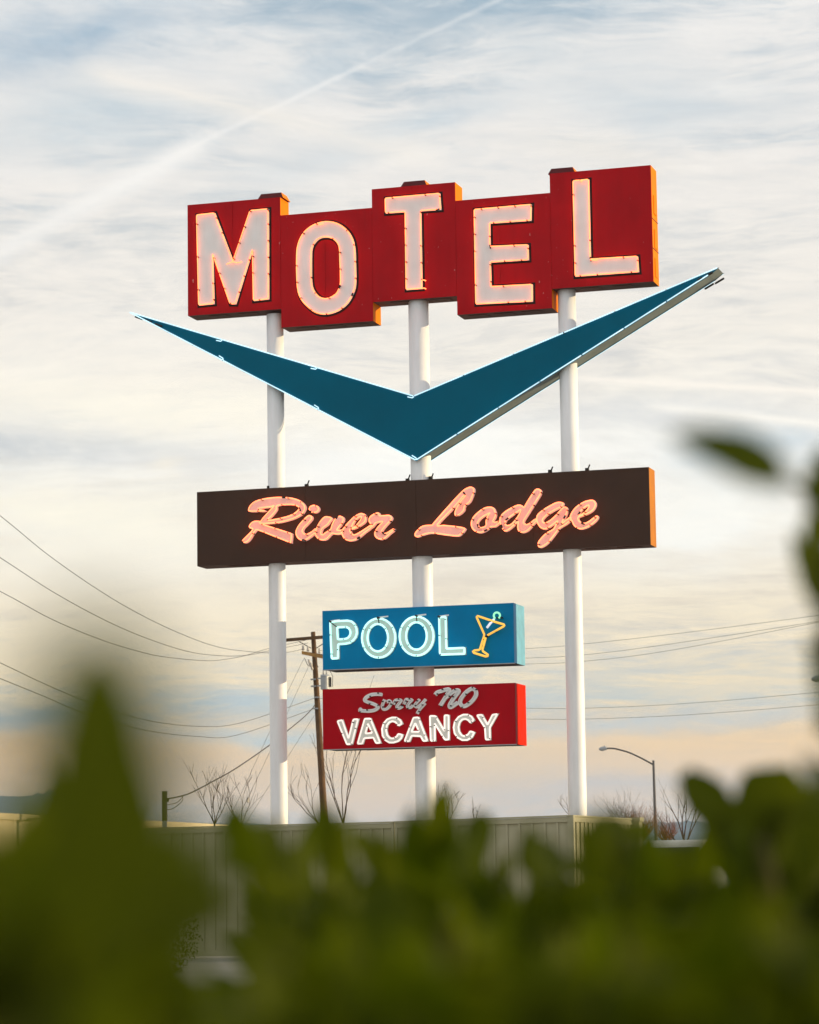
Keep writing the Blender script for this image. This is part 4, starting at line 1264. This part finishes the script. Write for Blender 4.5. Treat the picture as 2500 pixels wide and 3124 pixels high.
class LeafMass:
    def __init__(s): s.m = MB()
    def add(s, p, d, roll, size, var, off):
        M = Matrix.Translation(-off) @ leaf_matrix(p, d, roll, size)
        me = LEAVES[var]; b = len(s.m.v)
        s.m.v += [tuple(M @ v.co) for v in me.vertices]
        s.m.f += [tuple(b + i for i in pl.vertices) for pl in me.polygons]; s.m.mi += [0] * len(me.polygons)


def interp(tbl, x):
    if x <= tbl[0][0]: return tbl[0][1]
    for (a, ya), (b, yb) in zip(tbl, tbl[1:]):
        if x <= b: return ya + (yb - ya) * (x - a) / (b - a)
    return tbl[-1][1]


V = 1.449275   # the 1725-wide view of the photograph that the hedge outline was read in


def vat(x, y, d): return at(x * V, y * V, d)


# outline of the hedge crest: (x, y) in that view
crest = [(-300, 1800), (0, 1900), (340, 1960), (450, 2010), (490, 1880), (510, 1790), (540, 1760), (570, 1775), (620, 1800), (690, 1805), (735, 1785), (790, 1800), (830, 1825), (880, 1785), (930, 1755), (985, 1800),
         (1010, 1785), (1060, 1825), (1110, 1795), (1170, 1810), (1230, 1745), (1280, 1690), (1330, 1735), (1360, 1780), (1400, 1795), (1470, 1780), (1520, 1725), (1560, 1700), (1725, 1675), (3300, 1660)]


def hedge(name, lab, cat, grp, x0, x1, d0, d1, n_obj, n_mass, crest_t, size, seed, lift=0.0, low=2300):
    rng = random.Random(seed)
    dm = (d0 + d1) / 2
    c = vat((x0 + x1) / 2, 1900, dm)
    o = empty(name, (c.x, c.y, 0), 0, label=lab, cat=cat, group=grp)
    st = MB()
    for k in range(9):
        x = x0 + (x1 - x0) * (k + .5) / 9; d = rng.uniform(d0, d1)
        tp = vat(x + rng.uniform(-30, 30), interp(crest_t, x) + 60 + lift, d) - o.location
        b0 = Vector((tp.x * .85 + rng.uniform(-.05, .05), tp.y + rng.uniform(-.05, .05), 0))
        st.tube([b0, b0.lerp(tp, .5) + Vector((rng.uniform(-.03, .03), 0, 0)), tp], [.010, .007, .003], 6)
    st.build('stem', STEM, o, smooth=True)
    for k in range(n_obj):
        x = rng.uniform(x0, min(x1, 1830)); d = rng.uniform(d0, d1)
        yt = interp(crest_t, x) + lift
        y = yt + (rng.random() ** 1.5) * 330
        p = vat(x, y + 6109 * size / d * .8, d)
        up_ = Vector((rng.gauss(0, .55), rng.gauss(-.15, .5), rng.uniform(.25, 1.1)))
        add_leaf(o, p, up_, rng.uniform(-1.2, 1.2), size * rng.uniform(.7, 1.2), rng.randrange(4))
    lm = LeafMass()
    for k in range(n_mass):
        x = rng.uniform(x0, x1); d = rng.uniform(d0, d1)
        yt = interp(crest_t, x) + lift
        p = vat(x, yt + 6109 * size / d * 1.0 + 20, d)
        if k % 5 < 3:
            p.z -= rng.random() * .30
        else:
            p.z = p.z * rng.random()
        up_ = Vector((rng.gauss(0, .7), rng.gauss(-.2, .6), rng.uniform(-.1, 1.0)))
        lm.add(p, up_, rng.uniform(-1.6, 1.6), size * rng.uniform(.8, 1.3), rng.randrange(4), o.location)
    mo = lm.m.build('foliage', LEAF, o, smooth=True, kind='stuff')
    return o


hg = hedge('hedge', 'broad green leafy hedge, out of focus along the bottom', 'hedge', None, 575, 3300, 2.3, 3.3, 290, 8600, crest, .055, 5)  # unseen run past the right frame edge is added to block the low sun
# shoots that stand above the crest (tip x, tip y, base x, base y, distance, size factor)
rng = random.Random(99)
for (tx, ty, bx, by, d, wv_) in ((935, 1655, 915, 1790, 2.5, 0), (950, 1720, 935, 1850, 2.5, 1), (1008, 1700, 1012, 1830, 2.7, 2), (680, 1690, 690, 1830, 2.4, 2), (760, 1740, 790, 1850, 2.6, 0), (488, 1690, 505, 1810, 2.2, 2),
                                 (1110, 1725, 1120, 1850, 2.6, 1), (1265, 1690, 1285, 1830, 2.4, 1), (1300, 1710, 1290, 1850, 2.5, 0), (1225, 1740, 1260, 1850, 2.5, 3), (1255, 1668, 1275, 1830, 1.8, 1), (1295, 1672, 1285, 1830, 1.8, 1), (1320, 1715, 1300, 1860, 1.8, 1), (1235, 1720, 1265, 1870, 1.8, 1), (500, 1715, 530, 1840, 2.0, 1), (545, 1690, 555, 1830, 2.0, 1), (585, 1720, 575, 1840, 2.0, 1), (560, 1720, 590, 1840, 2.1, 3), (530, 1760, 560, 1880, 2.1, 1),
                                 (620, 1760, 640, 1880, 2.2, 0), (830, 1790, 850, 1900, 2.6, 2), (1165, 1755, 1150, 1880, 2.4, 0), (1062, 1775, 1050, 1890, 2.5, 1), (870, 1715, 885, 1850, 2.5, 1), (975, 1735, 985, 1860, 2.3, 3), (640, 1725, 650, 1850, 2.3, 1), (715, 1720, 720, 1850, 2.4, 3), (805, 1745, 800, 1870, 2.4, 1), (1425, 1775, 1410, 1880, 2.3, 1), (1365, 1745, 1370, 1870, 2.2, 1), (1485, 1740, 1470, 1860, 2.2, 1)):
    a, b = vat(bx, by, d), vat(tx, ty + 4, d + rng.uniform(-.05, .05))
    add_leaf(hg, a, b - a, rng.uniform(-.5, .5), (b - a).length, {0: 4, 2: 4, 3: 1}.get(wv_, wv_))

# near shrub on the left: one big upright leaf against the sky
crestL = [(-400, 1800), (-100, 1770), (0, 1770), (60, 1720), (120, 1620), (200, 1580), (240, 1650), (270, 1780), (300, 1900), (340, 2010), (430, 2060), (500, 2080)]
ns = hedge('near_shrub', 'very blurred olive shrub at the left with one tall upright leaf', 'shrub', None, 70, 235, .80, 1.15, 110, 420, crestL, .055, 17, lift=50)
for (tx, ty, bx, by, d, wv_, sz) in ((205, 1285, 215, 1930, .43, 4, 1), (248, 1360, 215, 1960, .45, 4, 1), (160, 1390, 205, 1960, .45, 4, 1), (285, 1520, 235, 2050, .54, 4, 1), (115, 1550, 190, 2050, .56, 1, 1), (315, 1620, 250, 2050, .56, 1, 1),(250, 1560, 250, 1930, .84, 1, 1), (150, 1590, 175, 1950, .84, 1, 1), (95, 1660, 150, 1960, .9, 1, 1), (290, 1700, 260, 2000, .8, 4, 1), (205, 1640, 215, 2000, .86, 3, 1), (30, 1760, 90, 2000, .95, 1, 1)):
    a, b = vat(bx, by, d), vat(tx, ty, d)
    add_leaf(ns, a, b - a, rng.uniform(-.25, .25), (b - a).length, wv_)

# nearer low foliage across the bottom
crestB = [(-300, 1990), (100, 2010), (230, 2010), (300, 2020), (470, 2025), (560, 1980), (700, 1900), (900, 1890), (1100, 1900), (1250, 1910), (1400, 1890), (1600, 1880), (2000, 1850), (3300, 1800)]
hedge('low_shrub', 'dark blurred leaves nearest the camera along the bottom edge', 'shrub', None, 90, 3200, 1.25, 1.9, 220, 3600, crestB, .055, 29, lift=0)  # also carried on out of view at right, to keep sun off the leaves

# right-hand shrub: a sprig with one long leaf, a branch at the frame edge, broad leaves lower down
rs = empty('right_shrub', vat(1725, 1900, 2.2) * 1.0, 0, label='leafy shrub at the right edge with a long leaf reaching left', cat='shrub')
rs.location.z = 0
st = MB()


def rl(x, y, d): return vat(x, y, d) - rs.location


st.tube([Vector((.12, 0, 0)), rl(1790, 1850, 2.2), rl(1760, 1500, 2.1), rl(1735, 1250, 2.05), rl(1712, 1050, 2.0), rl(1712, 960, 2.0)], [.011, .009, .007, .006, .005, .002], 8)
st.tube([rl(1712, 1050, 2.0), rl(1680, 1020, 1.95), rl(1630, 1000, 1.9)], [.004, .003, .0022], 6)
st.tube([Vector((.05, .1, 0)), rl(1620, 1850, 2.3), rl(1600, 1760, 2.3)], [.011, .007, .004], 8)
st.build('stem', STEM, rs, smooth=True)
for (tx, ty, bx, by, d, var, roll) in ((1425, 876, 1662, 1022, 1.5, 1, .40), (1750, 930, 1712, 1080, 1.9, 1, .2), (1765, 1010, 1705, 1170, 1.9, 1, .3), (1690, 1110, 1730, 1290, 2.0, 1, .5), (1760, 1150, 1735, 1320, 2.0, 1, .2), (1722, 1380, 1760, 1520, 1.9, 1, .3), (1700, 1580, 1770, 1720, 2.0, 1, .3), (1712, 1330, 1760, 1470, 2.1, 1, .6), (1740, 1230, 1760, 1420, 2.1, 0, .4), (1722, 1560, 1770, 1420, 2.1, 2, .8),
                                       (1446, 1622, 1570, 1800, 2.5, 4, .25), (1590, 1618, 1628, 1790, 2.5, 5, .0), (1640, 1612, 1650, 1800, 2.45, 5, -.15), (1690, 1650, 1640, 1800, 2.5, 4, -.2), (1575, 1660, 1610, 1840, 2.4, 5, 0.0), (1660, 1690, 1600, 1850, 2.4, 4, .2), (1735, 1670, 1640, 1840, 2.4, 4, .1), (1490, 1720, 1590, 1870, 2.4, 4, .2), (1520, 1690, 1590, 1850, 2.4, 1, 0),
                                       (1700, 1720, 1690, 1880, 2.3, 5, .1), (1550, 1730, 1600, 1880, 2.3, 4, .3)):
    a, b = vat(bx, by, d), vat(tx, ty, d)
    add_leaf(rs, a, b - a, roll, (b - a).length, var)

# ------------------------------------------------------------------ small-leaved shrub before the fence, utility cabinet
SY = 36.0
sc_ = at(470, 2790, SY)
sb = empty('round_shrub', (sc_.x, sc_.y, 0), 0, label='small dark round shrub standing before the left fence panel', cat='shrub')
m = MB(); rng = random.Random(5)
for k in range(7):
    a = rng.uniform(0, 6.28); m.tube([(0, 0, 0), (.1 * math.cos(a), .1 * math.sin(a), .5), (.35 * math.cos(a), .35 * math.sin(a), 1.1)], [.02, .012, .005], 5)
m.build('trunk', BARK, sb)
m = MB(); ztop_ = at(520, 2668, SY).z
for k in range(5200):
    a = rng.uniform(0, 6.28); zf = rng.random()
    rr = .52 * math.sqrt(max(0, 1 - (2 * zf - 1) ** 2 * .82)) * (1 + .16 * math.sin(3 * a + 5 * zf) + .1 * math.sin(7 * a)) * (rng.random() ** .3)
    p = Vector((rr * math.cos(a), rr * math.sin(a), .15 + zf * (ztop_ - .15)))
    d = Vector((rng.gauss(0, 1), rng.gauss(0, 1), rng.gauss(.3, 1))).normalized(); e = d.orthogonal().normalized()
    s_ = rng.uniform(.014, .026); b = len(m.v)
    m.v += [tuple(p - e * s_ * .45), tuple(p + d * s_ * 1.2), tuple(p + e * s_ * .45), tuple(p - d * s_)]
    m.face((b, b + 1, b + 2, b + 3))
m.build('crown', LEAFD, sb, kind='stuff')

CY = 15.0
c0 = at(-60, 2950, CY); c1_ = at(66, 2950, CY)
cab_ = empty('utility_cabinet', ((c0.x + c1_.x) / 2, CY + .2, 0), 0, label='grey green utility cabinet with dark lid in the lower left corner', cat='cabinet')
hw = (c1_.x - c0.x) / 2
m = MB(); m.box(-hw, hw, -.2, .25, 0, c0.z - .012); m.build('body', CABINET, cab_)
m = MB(); m.box(-hw - .03, hw + .04, -.24, .29, c0.z - .011, c0.z + .03); m.build('lid', DARKMETAL, cab_)
m = MB(); m.box(-hw + .03, hw - .03, -.212, -.2005, c0.z - .10, c0.z - .03); m.build('vent_panel', CABINET, cab_)

# ------------------------------------------------------------------ evening haze
hm = bpy.data.materials.new('evening_haze'); hm.use_nodes = True
hn = hm.node_tree; hn.nodes.clear()
pv = hn.nodes.new('ShaderNodeVolumePrincipled')
pv.inputs['Color'].default_value = (.55, .74, 1.0, 1)
pv.inputs['Density'].default_value = 0.0001
pv.inputs['Anisotropy'].default_value = 0.0
ho = hn.nodes.new('ShaderNodeOutputMaterial'); hn.links.new(pv.outputs[0], ho.inputs['Volume'])
hz = MB(); hz.box(-6500, 6500, -2100, 9200, -1.5, 185)
hz.build('haze', hm, kind='stuff')
